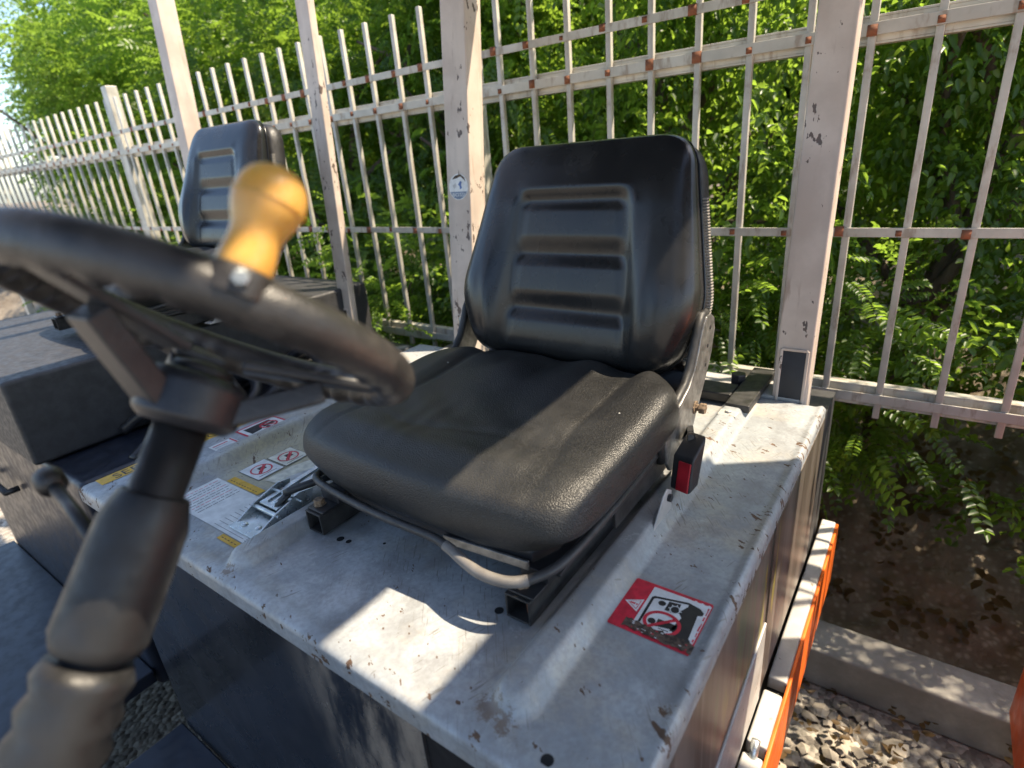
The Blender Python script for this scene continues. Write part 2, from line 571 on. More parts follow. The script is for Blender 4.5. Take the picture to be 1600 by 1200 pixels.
def copy_tree(o, parent=None):
    c = o.copy()
    COL.objects.link(c)
    if parent is not None:
        c.parent = parent
    for ch in kids(o):
        copy_tree(ch, c)
    return c


def root_of(p):
    while p.parent is not None:
        p = p.parent
    return p


def part(name, mb, mats, parent, **kw):
    """part with world-space vertices, stored relative to its thing"""
    return new_obj(name, mb, mats, parent, off=root_of(parent).location, **kw)


def grid_mesh(name, P, mats, parent, closed_u=False, label=None, kind=None, cap0=False, cap1=False, flip=False):
    """P: array (nv, nu, 3) of world points"""
    nv, nu, _ = P.shape
    off = np.array(root_of(parent).location) if parent is not None else np.zeros(3)
    V = (P - off).reshape(-1, 3)
    F = []
    for j in range(nv - 1):
        for i in range(nu if closed_u else nu - 1):
            a, b, c, d = j * nu + i, j * nu + (i + 1) % nu, (j + 1) * nu + (i + 1) % nu, (j + 1) * nu + i
            F.append((a, d, c, b) if flip else (a, b, c, d))
    if cap0:
        F.append(tuple(range(nu))[::-1] if not flip else tuple(range(nu)))
    if cap1:
        q = tuple((nv - 1) * nu + i for i in range(nu))
        F.append(q if not flip else q[::-1])
    me = bpy.data.meshes.new(name)
    me.from_pydata(V.tolist(), [], F)
    for mt in (mats if isinstance(mats, (list, tuple)) else [mats]):
        me.materials.append(M[mt])
    me.polygons.foreach_set('use_smooth', [True] * len(F))
    me.update()
    ob = bpy.data.objects.new(name, me)
    COL.objects.link(ob)
    if parent is not None:
        ob.parent = parent
    tag(ob, label, None, None, kind)
    return ob


def text_mb(s, size, origin, ux, uy, mi=0, depth=0.0002):
    """lettering as flat mesh in the plane origin + ux*x + uy*y"""
    cu = bpy.data.curves.new('lettering', 'FONT')
    cu.body = s
    cu.size = size
    cu.resolution_u = 2
    ob = bpy.data.objects.new('lettering', cu)
    COL.objects.link(ob)
    dg = bpy.context.evaluated_depsgraph_get()
    me = bpy.data.meshes.new_from_object(ob.evaluated_get(dg))
    bpy.data.objects.remove(ob)
    ux, uy, o = Vector(ux), Vector(uy), Vector(origin)
    mb = MB()
    mb.add([o + ux * v.co.x + uy * v.co.y for v in me.vertices], [tuple(p.vertices) for p in me.polygons], mi)
    bpy.data.meshes.remove(me)
    return mb


def merge(a, b):
    o = len(a.v)
    a.v += b.v
    a.f += [tuple(i + o for i in f) for f in b.f]
    a.mi += b.mi
    return a


def ss(a, b, x):
    t = np.clip((x - a) / (b - a), 0, 1)
    return t * t * (3 - 2 * t)


def gauss(x):
    return np.exp(-x * x)


# ------------------------------------------------------------------ ground
g = MB()
g.poly([(-150, -150, 0), (150, -150, 0), (150, 1.75, 0), (-150, 1.75, 0)])
new_obj('yard_ground', g, 'yard_gravel', kind='structure', label='gravel yard the forklifts are parked on')
nx, ny = 90, 60
xs = np.concatenate([np.linspace(-150, -14, 10), np.linspace(-13, -2.1, 60), np.linspace(-2, 2.5, 160), np.linspace(3, 150, 12)])
ys = np.concatenate([np.linspace(1.74, 4, 80), np.linspace(4.2, 150, 24)])
X, Y = np.meshgrid(xs, ys)
Z = rng.normal(0, 0.007, X.shape) * (Y < 4.1) * (np.abs(X) < 13) + 0.012 * np.sin(X * 17 + 3 * np.sin(Y * 9)) * np.sin(Y * 23) * (Y > 1.76) * (Y < 4) + 0.45 * ss(1.75, 3.2, Y) + 0.05 * np.sin(X * 2.1 + Y) * np.cos(Y * 2.7) * ss(1.8, 2.6, Y) + 0.004
gb = grid_mesh('earth_bank', np.stack([X, Y, Z], -1), 'soil', None, label='brown earth bank with leaf litter behind the fence')
gb['kind'] = 'structure'

# ------------------------------------------------------------------ forklift in the middle
fl = thing('forklift', HB, 'grey worn forklift in the middle carrying the black seat on its hood', 'forklift')
DZ = 1.07
X0, X1, Y0, Y1 = -1.275, -0.131, 0.270, 1.225


def ridge(x, y, xc, w, y0, y1, h, wob=0.0):
    xc = xc + wob * np.sin(y * 9)
    dx = np.abs(x - xc)
    dyf = np.maximum(y0 + w - y, 0)
    dd = np.sqrt(dx ** 2 + dyf ** 2)
    return h * (1 - ss(0.40, 1.0, dd / w)) * (1 - ss(y1 - 0.03, y1, y))


def hood_z(x, y):
    z = np.zeros_like(x)
    z += ridge(x, y, -0.285, 0.032, 0.308, 1.20, 0.021)
    z += ridge(x, y, -0.766, 0.032, 0.288, 1.20, 0.021)
    z += ridge(x, y, -1.106, 0.032, 0.20, 1.20, 0.022)
    z += 0.0004 * np.sin(x * 7 + 1) * np.cos(y * 6) + 0.0002 * np.sin(x * 31 + y * 17)
    # slightly raised rolled lip along the front and right edges
    z += 0.002 * gauss((y - (Y0 + 0.018)) / 0.012) + 0.004 * gauss((x - (X1 - 0.008)) / 0.006)
    return z


def wrap(u, lo, hi, r, ext):
    """arc-length coordinate rolled over both edges: returns position and drop"""
    p = np.clip(u, lo + r, hi - r)
    d = np.zeros_like(u)
    for s, e in ((-1, lo + r), (1, hi - r)):
        t = np.maximum(s * (u - e), 0)
        a = np.minimum(t / r, PI / 2)
        p = p + s * r * np.sin(a)
        d = d + r * (1 - np.cos(a)) + np.maximum(t - r * PI / 2, 0)
    return p, d


def edge_coords(lo, hi, r, ext, step):
    L = r * PI / 2 + ext
    a = lo + r
    b = hi - r
    e = [a - L, a - r * PI / 2 - 0.0005] + list(np.linspace(a - r * PI / 2, a, 7))[:-1]
    c = list(np.linspace(a, b, int((b - a) / step)))
    f = list(np.linspace(b, b + r * PI / 2, 7))[1:] + [b + r * PI / 2 + 0.0005, b + L]
    return np.array(e + c + f)


us = edge_coords(X0, X1, 0.007, 0.018, 0.0042)
vs = edge_coords(Y0, Y1, 0.008, 0.022, 0.0058)
U, Vv = np.meshgrid(us, vs)
px, dx = wrap(U, X0, X1, 0.007, 0)
py, dy = wrap(Vv, Y0, Y1, 0.008, 0)
pz = DZ + hood_z(px, py) * (1 - ss(0, 0.006, dx + dy)) - np.maximum(dx, dy)
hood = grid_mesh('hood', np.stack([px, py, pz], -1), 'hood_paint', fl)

b = MB()
b.box((X0 + 0.02, 0.286, 0.42), (X1 - 0.006, 0.292, 1.0475))
part('front_panel', b, 'front_panel', fl, bevel=0.001, label='dark blue glossy panel under the front edge of the hood')
b = MB()   # hand hole in the front panel
oc = [(-0.312 + sx * 0.052 + math.cos(a) * 0.018, 0.2845, 0.985 + sz * 0.03 + math.sin(a) * 0.018) for sx, sz, a0 in ((1, 1, 0), (-1, 1, PI / 2), (-1, -1, PI), (1, -1, 1.5 * PI)) for a in np.linspace(a0, a0 + PI / 2, 6)]
b.poly([(p[0], 0.2852, p[2]) for p in oc])
part('hand_hole', b, 'dark_hole', fl)
b = MB()
rr = [Vector((p[0], 0.2845, p[2])) for p in oc]
b.tube(rr + [rr[0], rr[1]], 0.0022, 8, caps=False)
part('hole_rim', b, 'black_steel', fl, smooth=True)

b = MB()
b.box((X1 - 0.004, 0.29, 0.78), (X1 - 0.001, 0.80, 1.048))
b.box((X1 - 0.004, 0.803, 0.70), (X1 + 0.001, 1.22, 1.048))
part('side_panel', b, 'side_panel', fl, bevel=0.001, label='scratched brownish side panel with green and yellow reflections put into its colour')
b = MB()
b.hexa([(X1 - 0.003, 0.29, 0.69), (X1 + 0.002, 0.29, 0.69), (X1 + 0.002, 0.80, 0.69), (X1 - 0.003, 0.80, 0.69), (X1 - 0.003, 0.29, 0.775), (X1 + 0.002, 0.29, 0.775), (X1 + 0.002, 0.80, 0.86), (X1 - 0.003, 0.80, 0.86)])
part('side_flange', b, 'chassis_grey', fl, bevel=0.0015)
# chassis ledge with two notches and an orange outer face
for ya, yb in ((-0.5, 0.70), (0.72, 0.835), (0.865, 1.42)):
    b = MB()
    b.box((-0.1285, ya, 0.60), (-0.0965, yb, 0.68))
    part('chassis_ledge', b, 'chassis_grey', fl, bevel=0.004)
b = MB()
b.box((-0.0965, -0.5, 0.50), (-0.090, 1.42, 0.676))
part('orange_skirt', b, 'orange_paint', fl, bevel=0.002, label='orange painted outer face of the chassis')
for ya, yb in ((0.70, 0.72), (0.835, 0.865)):
    b = MB()
    b.box((-0.128, ya, 0.575), (-0.098, yb, 0.655))
    part('ledge_hinge', b, 'worn_black', fl, bevel=0.002)
b = MB()
b.tube([(-0.112, 0.690, 0.668), (-0.112, 0.712, 0.700)], 0.007, 10)
part('hinge_pin', b, 'zinc', fl, smooth=True)
b = MB()
b.box((X0 + 0.02, 0.30, 0.35), (-0.135, 1.40, 1.035))
part('chassis', b, 'underside', fl)
b = MB()
b.box((X0, -0.75, 0.38), (-0.131, 0.283, 0.42))
b.box((X0, -0.78, 0.38), (-0.131, -0.72, 0.95))
part('floor_plate', b, 'navy_paint', fl, bevel=0.004)
for x in (-1.15, -0.26):
    for y in (-0.45, 1.05):
        b = MB()
        b.lathe((x - 0.09, y, 0.25), (1, 0, 0), [(0.10, 0.0), (0.22, 0.0), (0.25, 0.03), (0.25, 0.15), (0.22, 0.18), (0.10, 0.18)], 28)
        part('tyre', b, 'tyre_rubber', fl, smooth=False)

# rear of the hood: steel cross bar, hold-down bolt and clip
b = MB()
b.box((-0.50, 1.150, 1.076), (-0.302, 1.215, 1.096))
b.box((-0.300, 1.105, 1.080), (-0.252, 1.33, 1.097))
part('rear_hinge_bar', b, 'worn_black', fl, bevel=0.003)
b = MB()
b.box((-0.60, 1.228, 1.00), (-0.18, 1.32, 1.075))
part('rear_cross_beam', b, 'chassis_grey', fl, bevel=0.004)
b = MB()
b.lathe((-0.312, 1.245, 1.074), (0, 0, 1), [(0.017, 0), (0.017, 0.032), (0.015, 0.035)], 6)
part('hinge_bolt', b, 'black_steel', fl, bevel=0.001)
b = MB()
b.box((-0.302, 1.060, 1.084), (-0.266, 1.088, 1.091))
b.lathe((-0.284, 1.076, 1.090), (0, 0, 1), [(0.007, 0), (0.007, 0.005)], 6)
part('hood_clip', b, 'chassis_grey', fl, bevel=0.0015)

# small drilled holes of the hood
b = MB()
for x, y, r in ((-0.375, 0.4276, 0.006), (-0.679, 0.424, 0.006), (-0.662, 0.426, 0.0045), (-0.2218, 0.2966, 0.0065), (-0.608, 0.450, 0.0025)):
    z = DZ + float(hood_z(np.array(x), np.array(y))) + 0.0006
    b.poly([(x + r * math.cos(a), y + r * math.sin(a), z) for a in np.linspace(0, 2 * PI, 20, endpoint=False)])
part('drilled_holes', b, 'dark_hole', fl, kind='stuff')


# overhead guard pillars: leaning back a little, pressed foot recess at the bottom
def pillar(xa, xb, yb, lean, z0, z1, parent, label=None, depth=0.078, mirror=1):
    b = MB()
    h = z1 - z0
    # front channel
    b.hexa([(xa, yb, z0), (xb, yb, z0), (xb, yb + depth * 0.7, z0), (xa, yb + depth * 0.7, z0),
            (xa, yb + lean * h, z1), (xb, yb + lean * h, z1), (xb, yb + lean * h + depth * 0.7, z1), (xa, yb + lean * h + depth * 0.7, z1)])
    p = part('guard_pillar', b, 'post_paint', parent, bevel=0.004, label=label)
    c = MB()
    w = 0.008
    c.hexa([(xa + w, yb + depth * 0.7 + 0.001, z0), (xb - w, yb + depth * 0.7 + 0.001, z0), (xb - w, yb + depth, z0), (xa + w, yb + depth, z0),
            (xa + w, yb + lean * h + depth * 0.7 + 0.001, z1), (xb - w, yb + lean * h + depth * 0.7 + 0.001, z1), (xb - w, yb + lean * h + depth, z1), (xa + w, yb + lean * h + depth, z1)])
    new_obj('pillar_web', c, 'post_paint', p, off=root_of(parent).location, bevel=0.003)
    return p


def pillar_foot(p, xa, xb, yb, lean, z0, zt, mat, parent):
    """dark recess at the foot of a pillar with its raised rim"""
    b = MB()
    pts = [(xa, zt), (xb, zt), (xb, z0), (xa, z0)]
    b.poly([(x, yb - 0.0012 + lean * (z - 1.02), z) for x, z in pts][::-1])
    new_obj('foot_recess', b, mat, p, off=root_of(parent).location)
    c = MB()
    q = [Vector((x, yb - 0.001 + lean * (z - 1.02), z)) for x, z in pts]
    for i in range(3):
        a, e = ((q[3], q[0]), (q[0], q[1]), (q[1], q[2]))[i]
        c.bar(a, e, 0.006, 0.006, (0, 1, 0))
    new_obj('foot_rim', c, 'post_paint', p, off=root_of(parent).location, bevel=0.0015)


PL = pillar(-1.150, -1.066, 1.235, 0.115, 1.02, 2.30, fl, 'whitish chipped guard pillar with a round sticker', mirror=-1)
pillar_foot(PL, -1.128, -1.076, 1.235, 0.115, 1.06, 1.165, 'zinc', fl)
PR = pillar(-0.238, -0.170, 1.225, 0.115, 1.02, 2.30, fl)
pillar_foot(PR, -0.228, -0.178, 1.225, 0.115, 1.03, 1.178, 'navy_paint', fl)
for x in (-1.22, -0.16):
    b = MB()
    b.hexa([(x, -0.62, 0.42), (x + 0.05, -0.62, 0.42), (x + 0.05, -0.55, 0.42), (x, -0.55, 0.42), (x, -0.40, 2.29), (x + 0.05, -0.40, 2.29), (x + 0.05, -0.33, 2.29), (x, -0.33, 2.29)])
    part('guard_pillar', b, 'post_paint', fl, bevel=0.004)
RZ = 2.30
b = MB()
b.box((-1.20, -0.45, RZ), (0.088, 1.53, RZ + 0.035))
part('guard_roof', b, 'navy_paint', fl, bevel=0.004)

# steering column under the wheel
WC = Vector((-0.396, 0.192, 1.503))
WA, WY = 0.68, 0.089
WN = Vector((-math.sin(WY) * math.sin(WA), math.cos(WY) * math.sin(WA), math.cos(WA)))
b = MB()
b.tube([WC - WN * 0.068, WC - WN * 0.30], 0.017, 20)
b.lathe(WC - WN * 0.62, WN, [(0.034 - 0.010 * k / 40 + (0.004 if k % 2 else 0), 0.40 * k / 40) for k in range(41)], 24)
part('steering_column', b, 'shell_plastic', fl, smooth=True)
b = MB()
sc0, sc1 = WC - WN * 0.115, WC - WN * 0.215
b.lathe(sc1, WN, [(0.024, 0), (0.028, 0.01), (0.027, 0.08), (0.021, 0.10)], 24)
part('column_shroud', b, 'shell_plastic', fl, bevel=0.002)
for sx in (-1,):
    b = MB()
    lp = WC - WN * 0.165
    b.tube([lp + Vector((0.03 * sx, 0.0, 0)), lp + Vector((0.09 * sx, 0.005, 0.012)), lp + Vector((0.135 * sx, 0.008, 0.020))], [0.006, 0.005, 0.0045], 10)
    lv = part('control_lever', b, 'black_steel', fl, smooth=True)
    b = MB()
    b.lathe(lp + Vector((0.128 * sx, 0.008, 0.019)), (sx, 0.05, 0.15), [(0.004, 0), (0.010, 0.004), (0.011, 0.016), (0.007, 0.024), (0.001, 0.026)], 16)
    new_obj('lever_knob', b, 'rim_rubber', lv, off=HB, smooth=True)
b = MB()
dc = WC - WN * 0.60
b.box((dc.x - 0.24, dc.y - 0.22, 0.42), (dc.x + 0.20, dc.y + 0.04, dc.z + 0.10))
part('dashboard', b, 'navy_paint', fl, bevel=0.02)

# ---- stickers on the hood
ez = DZ + 0.0009


def sheet(mb, pts, mi, lvl=0, z=ez):
    mb.poly([(x, y, z + lvl * 0.00012) for x, y in pts], mi)


def rect(x0, y0, x1, y1):
    return [(x0, y0), (x1, y0), (x1, y1), (x0, y1)]


def ell(cx, cy, rx, ry, n=28, a0=0.0):
    return [(cx + rx * math.cos(2 * PI * k / n + a0), cy + ry * math.sin(2 * PI * k / n + a0)) for k in range(n)]


def ring_strip(mb, cx, cy, rx, ry, w, mi, lvl, z=ez, n=36):
    o = ell(cx, cy, rx, ry, n)
    i = ell(cx, cy, rx - w, ry - w, n)
    zz = lambda x, y: z + lvl * 0.00012
    mb.add([(x, y, zz(x, y)) for x, y in o] + [(x, y, zz(x, y)) for x, y in i], [(k, (k + 1) % n, (k + 1) % n + n, k + n) for k in range(n)], mi)


def seg_strip(mb, p, q, w, mi, lvl, z=ez):
    p, q = Vector((*p, 0)), Vector((*q, 0))
    s = (q - p).normalized().cross(Vector((0, 0, 1))) * (w / 2)
    sheet(mb, [((p - s).x, (p - s).y), ((q - s).x, (q - s).y), ((q + s).x, (q + s).y), ((p + s).x, (p + s).y)], mi, lvl, z)


SX, SY = -0.252, 0.480


def S(pts):
    return [(SX + x * 0.001, SY + y * 0.001) for x, y in pts]


b = MB()   # 0 red 1 white 2 black 3 grime
sheet(b, S([(2, -1), (99, -1), (100, 2), (100, 86), (98, 89), (2, 88), (0, 86), (0, 1)]), 0, 0)
sheet(b, S([(26.5, 16), (98, 17.5), (98.6, 84), (26.2, 83.3)]), 1, 1)
sheet(b, S([(3.3, 43.5), (24, 55.5), (23.6, 31.9)]), 1, 1)
sheet(b, S([(7.5, 43.6), (22, 52.2), (21.7, 35.2)]), 0, 2)
sheet(b, S([(8.8, 43.6), (21.2, 50.9), (20.9, 36.6)]), 1, 3)
sheet(b, S([(10.5, 42.6), (17.0, 41.8), (17.2, 45.2), (10.5, 44.2)]), 0, 4)
sheet(b, S(ell(19.2, 43.4, 1.3, 1.3, 12)), 0, 4)
sheet(b, S([(31, 19), (30.2, 65), (32.7, 68), (73, 77.4), (73.5, 73.8), (36, 65.2), (33.6, 63), (34, 19)]), 2, 2)
sheet(b, S(ell(45.1, 60.4, 4.7, 4.4, 22)), 2, 2)
sheet(b, S([(51.6, 67.6), (65.8, 70.0), (66.2, 60), (70.4, 54.7), (60, 51), (51.3, 51.6)]), 2, 2)
sheet(b, S([(73, 77.4), (88.1, 74.1), (94, 68.7), (93.6, 63.7), (88.7, 61.6), (91.5, 21.7), (94, 20.3), (94.4, 15.0), (66.3, 15.0), (73.6, 48.7), (67.2, 56.1), (74.3, 70.1)]), 2, 2)
ring_strip(b, SX + 0.0625, SY + 0.0575, 0.0062, 0.0068, 0.0012, 1, 3)
for k in range(8):
    a = k * PI / 4
    seg_strip(b, (SX + 0.0625 + 0.0062 * math.cos(a), SY + 0.0575 + 0.0068 * math.sin(a)), (SX + 0.0625 + 0.0082 * math.cos(a), SY + 0.0575 + 0.0088 * math.sin(a)), 0.0014, 1, 3)
sheet(b, S(ell(45, 27.5, 4.8, 4.6, 22)), 2, 2)
sheet(b, S([(50.7, 34.4), (73.6, 34.8), (72.6, 26.6), (50.8, 21.2)]), 2, 2)
sheet(b, S([(52, 17.6), (70.5, 18.3), (73, 20.3), (72, 23.2), (54, 22.3)]), 1, 3)
sheet(b, S([(56, 19.6), (68, 20.0), (68, 21.4), (56, 21.0)]), 2, 4)
ring_strip(b, SX + 0.0568, SY + 0.0295, 0.0226, 0.0190, 0.0042, 0, 4)
seg_strip(b, (SX + 0.0425, SY + 0.0155), (SX + 0.0708, SY + 0.0435), 0.0042, 0, 5)
for k in range(7):
    y0 = 20 + k * 9.2
    sheet(b, S(rect(95.6 + 0.6 * (k % 2), y0, 97.4, y0 + 4.5 + 2.2 * (k % 3))), 0, 2)
for k in range(6):
    x0 = 74 + k * 4.1
    sheet(b, S([(x0, 83.0), (x0 + 2.6, 83.2), (x0 + 2.2, 84.6), (x0 + 0.2, 85.0)]), 1 if k % 2 else 0, 3)
gl = []
for k in range(25):
    x = 17 + k * 3.5
    gl.append((x, 19 - k * 0.10 + random.uniform(-2.6, 2.4)))
for k in range(25)[::-1]:
    x = 17 + k * 3.5
    gl.append((x, 3.5 - k * 0.05 + random.uniform(-2.2, 2.6)))
for k in range(24):
    b.add([(SX + q[0] * 0.001, SY + q[1] * 0.001, ez + 0.0009) for q in (gl[k], gl[k + 1], gl[48 - k], gl[49 - k])], [(0, 1, 2, 3)][:1], 3)
for k in range(16):
    x, y = random.uniform(24, 96), random.uniform(4, 16)
    sheet(b, S(ell(x, y, random.uniform(0.8, 2.2), random.uniform(0.4, 0.9), 7, random.random())), 1 if k % 3 else 0, 9)
part('hazard_sticker', b, ['print_red', 'print_white', 'print_black', 'print_grime'], fl, label='red and white crush hazard sticker with a black forklift pictogram')


def rotrect(x0, y0, x1, y1):
    return rect(x0, y0, x1, y1)


# left group of stickers
b = MB()
sheet(b, rect(-1.218, 0.562, -1.140, 0.660), 0)
sheet(b, rect(-1.213, 0.567, -1.153, 0.655), 1, 1)
sheet(b, [(-1.168, 0.576), (-1.172, 0.602), (-1.190, 0.612), (-1.196, 0.640), (-1.206, 0.640), (-1.206, 0.576)], 2, 2)
ring_strip(b, -1.182, 0.625, 0.019, 0.021, 0.0045, 0, 4)
seg_strip(b, (-1.195, 0.612), (-1.168, 0.638), 0.0045, 0, 5)
sheet(b, ell(-1.172, 0.618, 0.005, 0.005, 14), 2, 3)
sheet(b, rect(-1.190, 0.612, -1.178, 0.640), 2, 3)
for k in range(5):
    sheet(b, ell(-1.146 + random.uniform(-0.003, 0.002), 0.590 + k * 0.009, 0.004, 0.006, 7), 1, 6)
part('hazard_sticker', b, ['print_red', 'print_white', 'print_black'], fl, label='small red framed hazard sticker at the far edge of the hood')
b = MB()
sheet(b, rect(-1.198, 0.490, -1.140, 0.542), 1)
sheet(b, rect(-1.1975, 0.536, -1.142, 0.540), 0, 1)
sheet(b, rect(-1.146, 0.49, -1.142, 0.536), 0, 1)
for k in range(4):
    sheet(b, rect(-1.190 + k * 0.010, 0.495, -1.186 + k * 0.010, 0.528), 0 if k == 0 else 2, 1)
part('text_sticker', b, ['print_red', 'print_white', 'print_grey'], fl)
for i, (cx, cy, w, h, mt) in enumerate(((-1.000, 0.4915, 0.068, 0.055, 'print_white'), (-0.998, 0.5505, 0.064, 0.053, 'print_pale'))):
    b = MB()
    sheet(b, rect(cx - w / 2 - 0.001, cy - h / 2 - 0.001, cx + w / 2 + 0.001, cy + h / 2 + 0.001), 2, 0, ez + 0.0002)
    sheet(b, rect(cx - w / 2, cy - h / 2, cx + w / 2, cy + h / 2), 1, 1, ez + 0.0002)
    zz = ez + 0.0002
    ring_strip(b, cx, cy, 0.021, 0.021, 0.0032, 0, 3, zz)
    seg_strip(b, (cx + 0.014, cy - 0.014), (cx - 0.014, cy + 0.014), 0.0032, 0, 4, zz)
    seg_strip(b, (cx + 0.017, cy - 0.012), (cx - 0.012, cy + 0.017), 0.0028, 0, 4, zz)
    sheet(b, rect(cx - 0.010, cy - 0.004, cx + 0.004, cy + 0.010), 2, 2, zz)
    sheet(b, ell(cx + 0.007, cy - 0.006, 0.004, 0.004, 12), 2, 2, zz)
    sheet(b, rect(cx + 0.024, cy - 0.020, cx + 0.0255, cy + 0.018), 2, 2, zz)
    part('prohibition_sticker', b, ['print_red', mt, 'print_black'], fl)
b = MB()
sheet(b, [(-0.955, 0.47), (-0.862, 0.485), (-0.862, 0.60), (-0.93, 0.60), (-0.955, 0.53)], 0)
for k in range(5):
    sheet(b, ell(-0.915 + 0.004 * k, 0.50 + 0.012 * k, 0.010, 0.012, 9, k), 1, 1 + k)
part('torn_sticker', b, ['print_pale', 'print_grey'], fl)
for a in ((-1.022, 0.432, -0.920, 0.449), (-0.862, 0.324, -0.805, 0.336), (-0.850, 0.436, -0.806, 0.447)):
    b = MB()
    sheet(b, rect(*a), 0)
    for k in range(int((a[2] - a[0]) / 0.009) - 1):
        sheet(b, rect(a[0] + 0.006 + k * 0.009, a[1] + 0.005, a[0] + 0.011 + k * 0.009, a[1] + 0.0065), 1, 1)
    part('yellow_label', b, ['print_yellow', 'print_grime'], fl)
b = MB()   # information plate with fine lines of print
sheet(b, rect(-1.05, 0.338, -0.803, 0.430), 0)
for k in range(9):
    x = -1.04 + k * 0.0095
    y = 0.346
    while y < 0.418:
        w = random.uniform(0.004, 0.013)
        sheet(b, rect(x, y, x + 0.0016, min(y + w, 0.424)), 1 if k % 3 else 2, 1)
        y += w + 0.0022
for k in range(24):
    y = 0.342 + k * 0.0036
    sheet(b, rect(-0.812, y, -0.806 - 0.0022 * (k % 3), y + 0.0013), 1, 1)
for k in range(9):
    y = 0.344 + k * 0.009
    sheet(b, rect(-0.905, y, -0.818, y + 0.0007), 1, 1)
part('information_label', b, ['print_white', 'print_black', 'print_red'], fl)
b = MB()
sheet(b, rect(-1.272, 0.30, -1.238, 0.636), 0)
tx = text_mb('SERVIZIO TECNICO', 0.034, (-1.2425, 0.325, ez + 0.0003), (0, 1.0, 0), (-1, 0, 0), 1)
wmax = max(p[1] for p in tx.v)
sc_ = (0.628 - 0.325) / (wmax - 0.325)
tx.v = [(p[0], 0.325 + (p[1] - 0.325) * sc_, p[2]) for p in tx.v]
part('service_label', merge(b, tx), ['print_yellow', 'print_black'], fl, label='yellow service label with black capitals on the hood edge')

# round sticker on the left pillar
b = MB()
zc, xc = 1.527, -1.107
yf = lambda z: 1.235 + 0.115 * (z - 1.02) - 0.0008


def psheet(pts, mi, lvl):
    b.poly([(x, yf(z) - lvl * 0.00015, z) for x, z in pts], mi)


SR = 0.0345
psheet(ell(xc, zc, SR, SR, 36), 0, 0)
psheet([(xc + 0.94 * SR * math.cos(a), zc + 0.94 * SR * math.sin(a)) for a in np.linspace(PI + 0.40, 2 * PI - 0.40, 20)], 1, 1)
psheet([(xc - 0.001, zc + 0.006), (xc + 0.006, zc + 0.015), (xc + 0.013, zc + 0.013), (xc + 0.010, zc + 0.005), (xc + 0.013, zc - 0.003), (xc + 0.005, zc - 0.007), (xc + 0.004, zc + 0.001)], 2, 1)
psheet([(xc - 0.021, zc + 0.004), (xc - 0.010, zc + 0.011), (xc - 0.006, zc + 0.002), (xc - 0.016, zc - 0.005)], 3, 1)
psheet([(xc - 0.024, zc + 0.020), (xc - 0.010, zc + 0.030), (xc + 0.008, zc + 0.033), (xc + 0.022, zc + 0.024), (xc + 0.026, zc + 0.012), (xc + 0.019, zc + 0.019), (xc + 0.008, zc + 0.027), (xc - 0.004, zc + 0.023), (xc - 0.016, zc + 0.021)], 4, 2)
psheet([(xc + 0.001, zc + 0.026), (xc + 0.003, zc + 0.046), (xc + 0.005, zc + 0.027)], 4, 3)
t = text_mb('BOSSI', 0.0140, (0, 0, 0), (1, 0, 0), (0, 0, 1), 0)
wmax = max(p[0] for p in t.v)
t.v = [(xc - 0.0235 + p[0] * 0.047 / wmax, yf(zc - 0.0255 + p[2]) - 0.0006, zc - 0.0255 + p[2]) for p in t.v]
new_obj('round_sticker', merge(b, t), ['print_white', 'print_steelblue', 'print_blue', 'print_grey', 'print_grime'], PL, off=HB, label='round white sticker with a blue band reading BOSSI')

# hood latch of zinc plated sheet, with a black rubber sleeved lever
lt = MB()
lt.box((-0.872, 0.350, DZ + 0.002), (-0.800, 0.462, DZ + 0.0045))
for x in (-0.870, -0.805):
    lt.prism([(x, 0.362, DZ + 0.004), (x, 0.462, DZ + 0.004), (x, 0.472, DZ + 0.030), (x, 0.448, DZ + 0.034), (x, 0.398, DZ + 0.021)], (0.0035, 0, 0))
latch = part('hood_latch', lt, 'zinc', fl, bevel=0.001, label='zinc plated over centre latch left of the seat')
b = MB()
b.tube([(-0.872, 0.400, DZ + 0.014), (-0.798, 0.400, DZ + 0.014)], 0.0042, 12)
b.tube([(-0.872, 0.440, DZ + 0.024), (-0.790, 0.440, DZ + 0.024)], 0.0030, 10)
b.prism([(-0.862, 0.405, DZ + 0.018), (-0.812, 0.405, DZ + 0.018), (-0.812, 0.60, DZ + 0.034), (-0.862, 0.60, DZ + 0.034)], (0, 0.0004, 0.003))
b.prism([(-0.850, 0.412, DZ + 0.0225), (-0.846, 0.412, DZ + 0.0225), (-0.846, 0.595, DZ + 0.0375), (-0.850, 0.595, DZ + 0.0375)], (0, 0.0003, 0.0022))
b.prism([(-0.830, 0.412, DZ + 0.0225), (-0.826, 0.412, DZ + 0.0225), (-0.826, 0.595, DZ + 0.0375), (-0.830, 0.595, DZ + 0.0375)], (0, 0.0003, 0.0022))
for x, y in ((-0.848, 0.366), (-0.818, 0.372)):
    b.lathe((x, y, DZ + 0.0045), (0, 0, 1), [(0.0055, 0), (0.0055, 0.0015), (0.003, 0.003)], 14)
new_obj('latch_link', b, 'zinc', latch, off=HB, bevel=0.0006)
b = MB()
b.bar((-0.832, 0.408, DZ + 0.014), (-0.8132, 0.4352, DZ + 0.036), 0.016, 0.006)
b.tube([(-0.819, 0.431, DZ + 0.036), (-0.8132, 0.4352, DZ + 0.040), (-0.7934, 0.4614, DZ + 0.045), (-0.765, 0.505, DZ + 0.052)], 0.0066, 14)
new_obj('latch_lever', b, 'buckle_plastic', latch, off=HB, smooth=True)

# ------------------------------------------------------------------ operator seat
SB = Vector((-0.54, 0.66, DZ))
seat = thing('operator_seat', SB, 'black leather operator seat in the foreground, right of the steering wheel', 'seat')

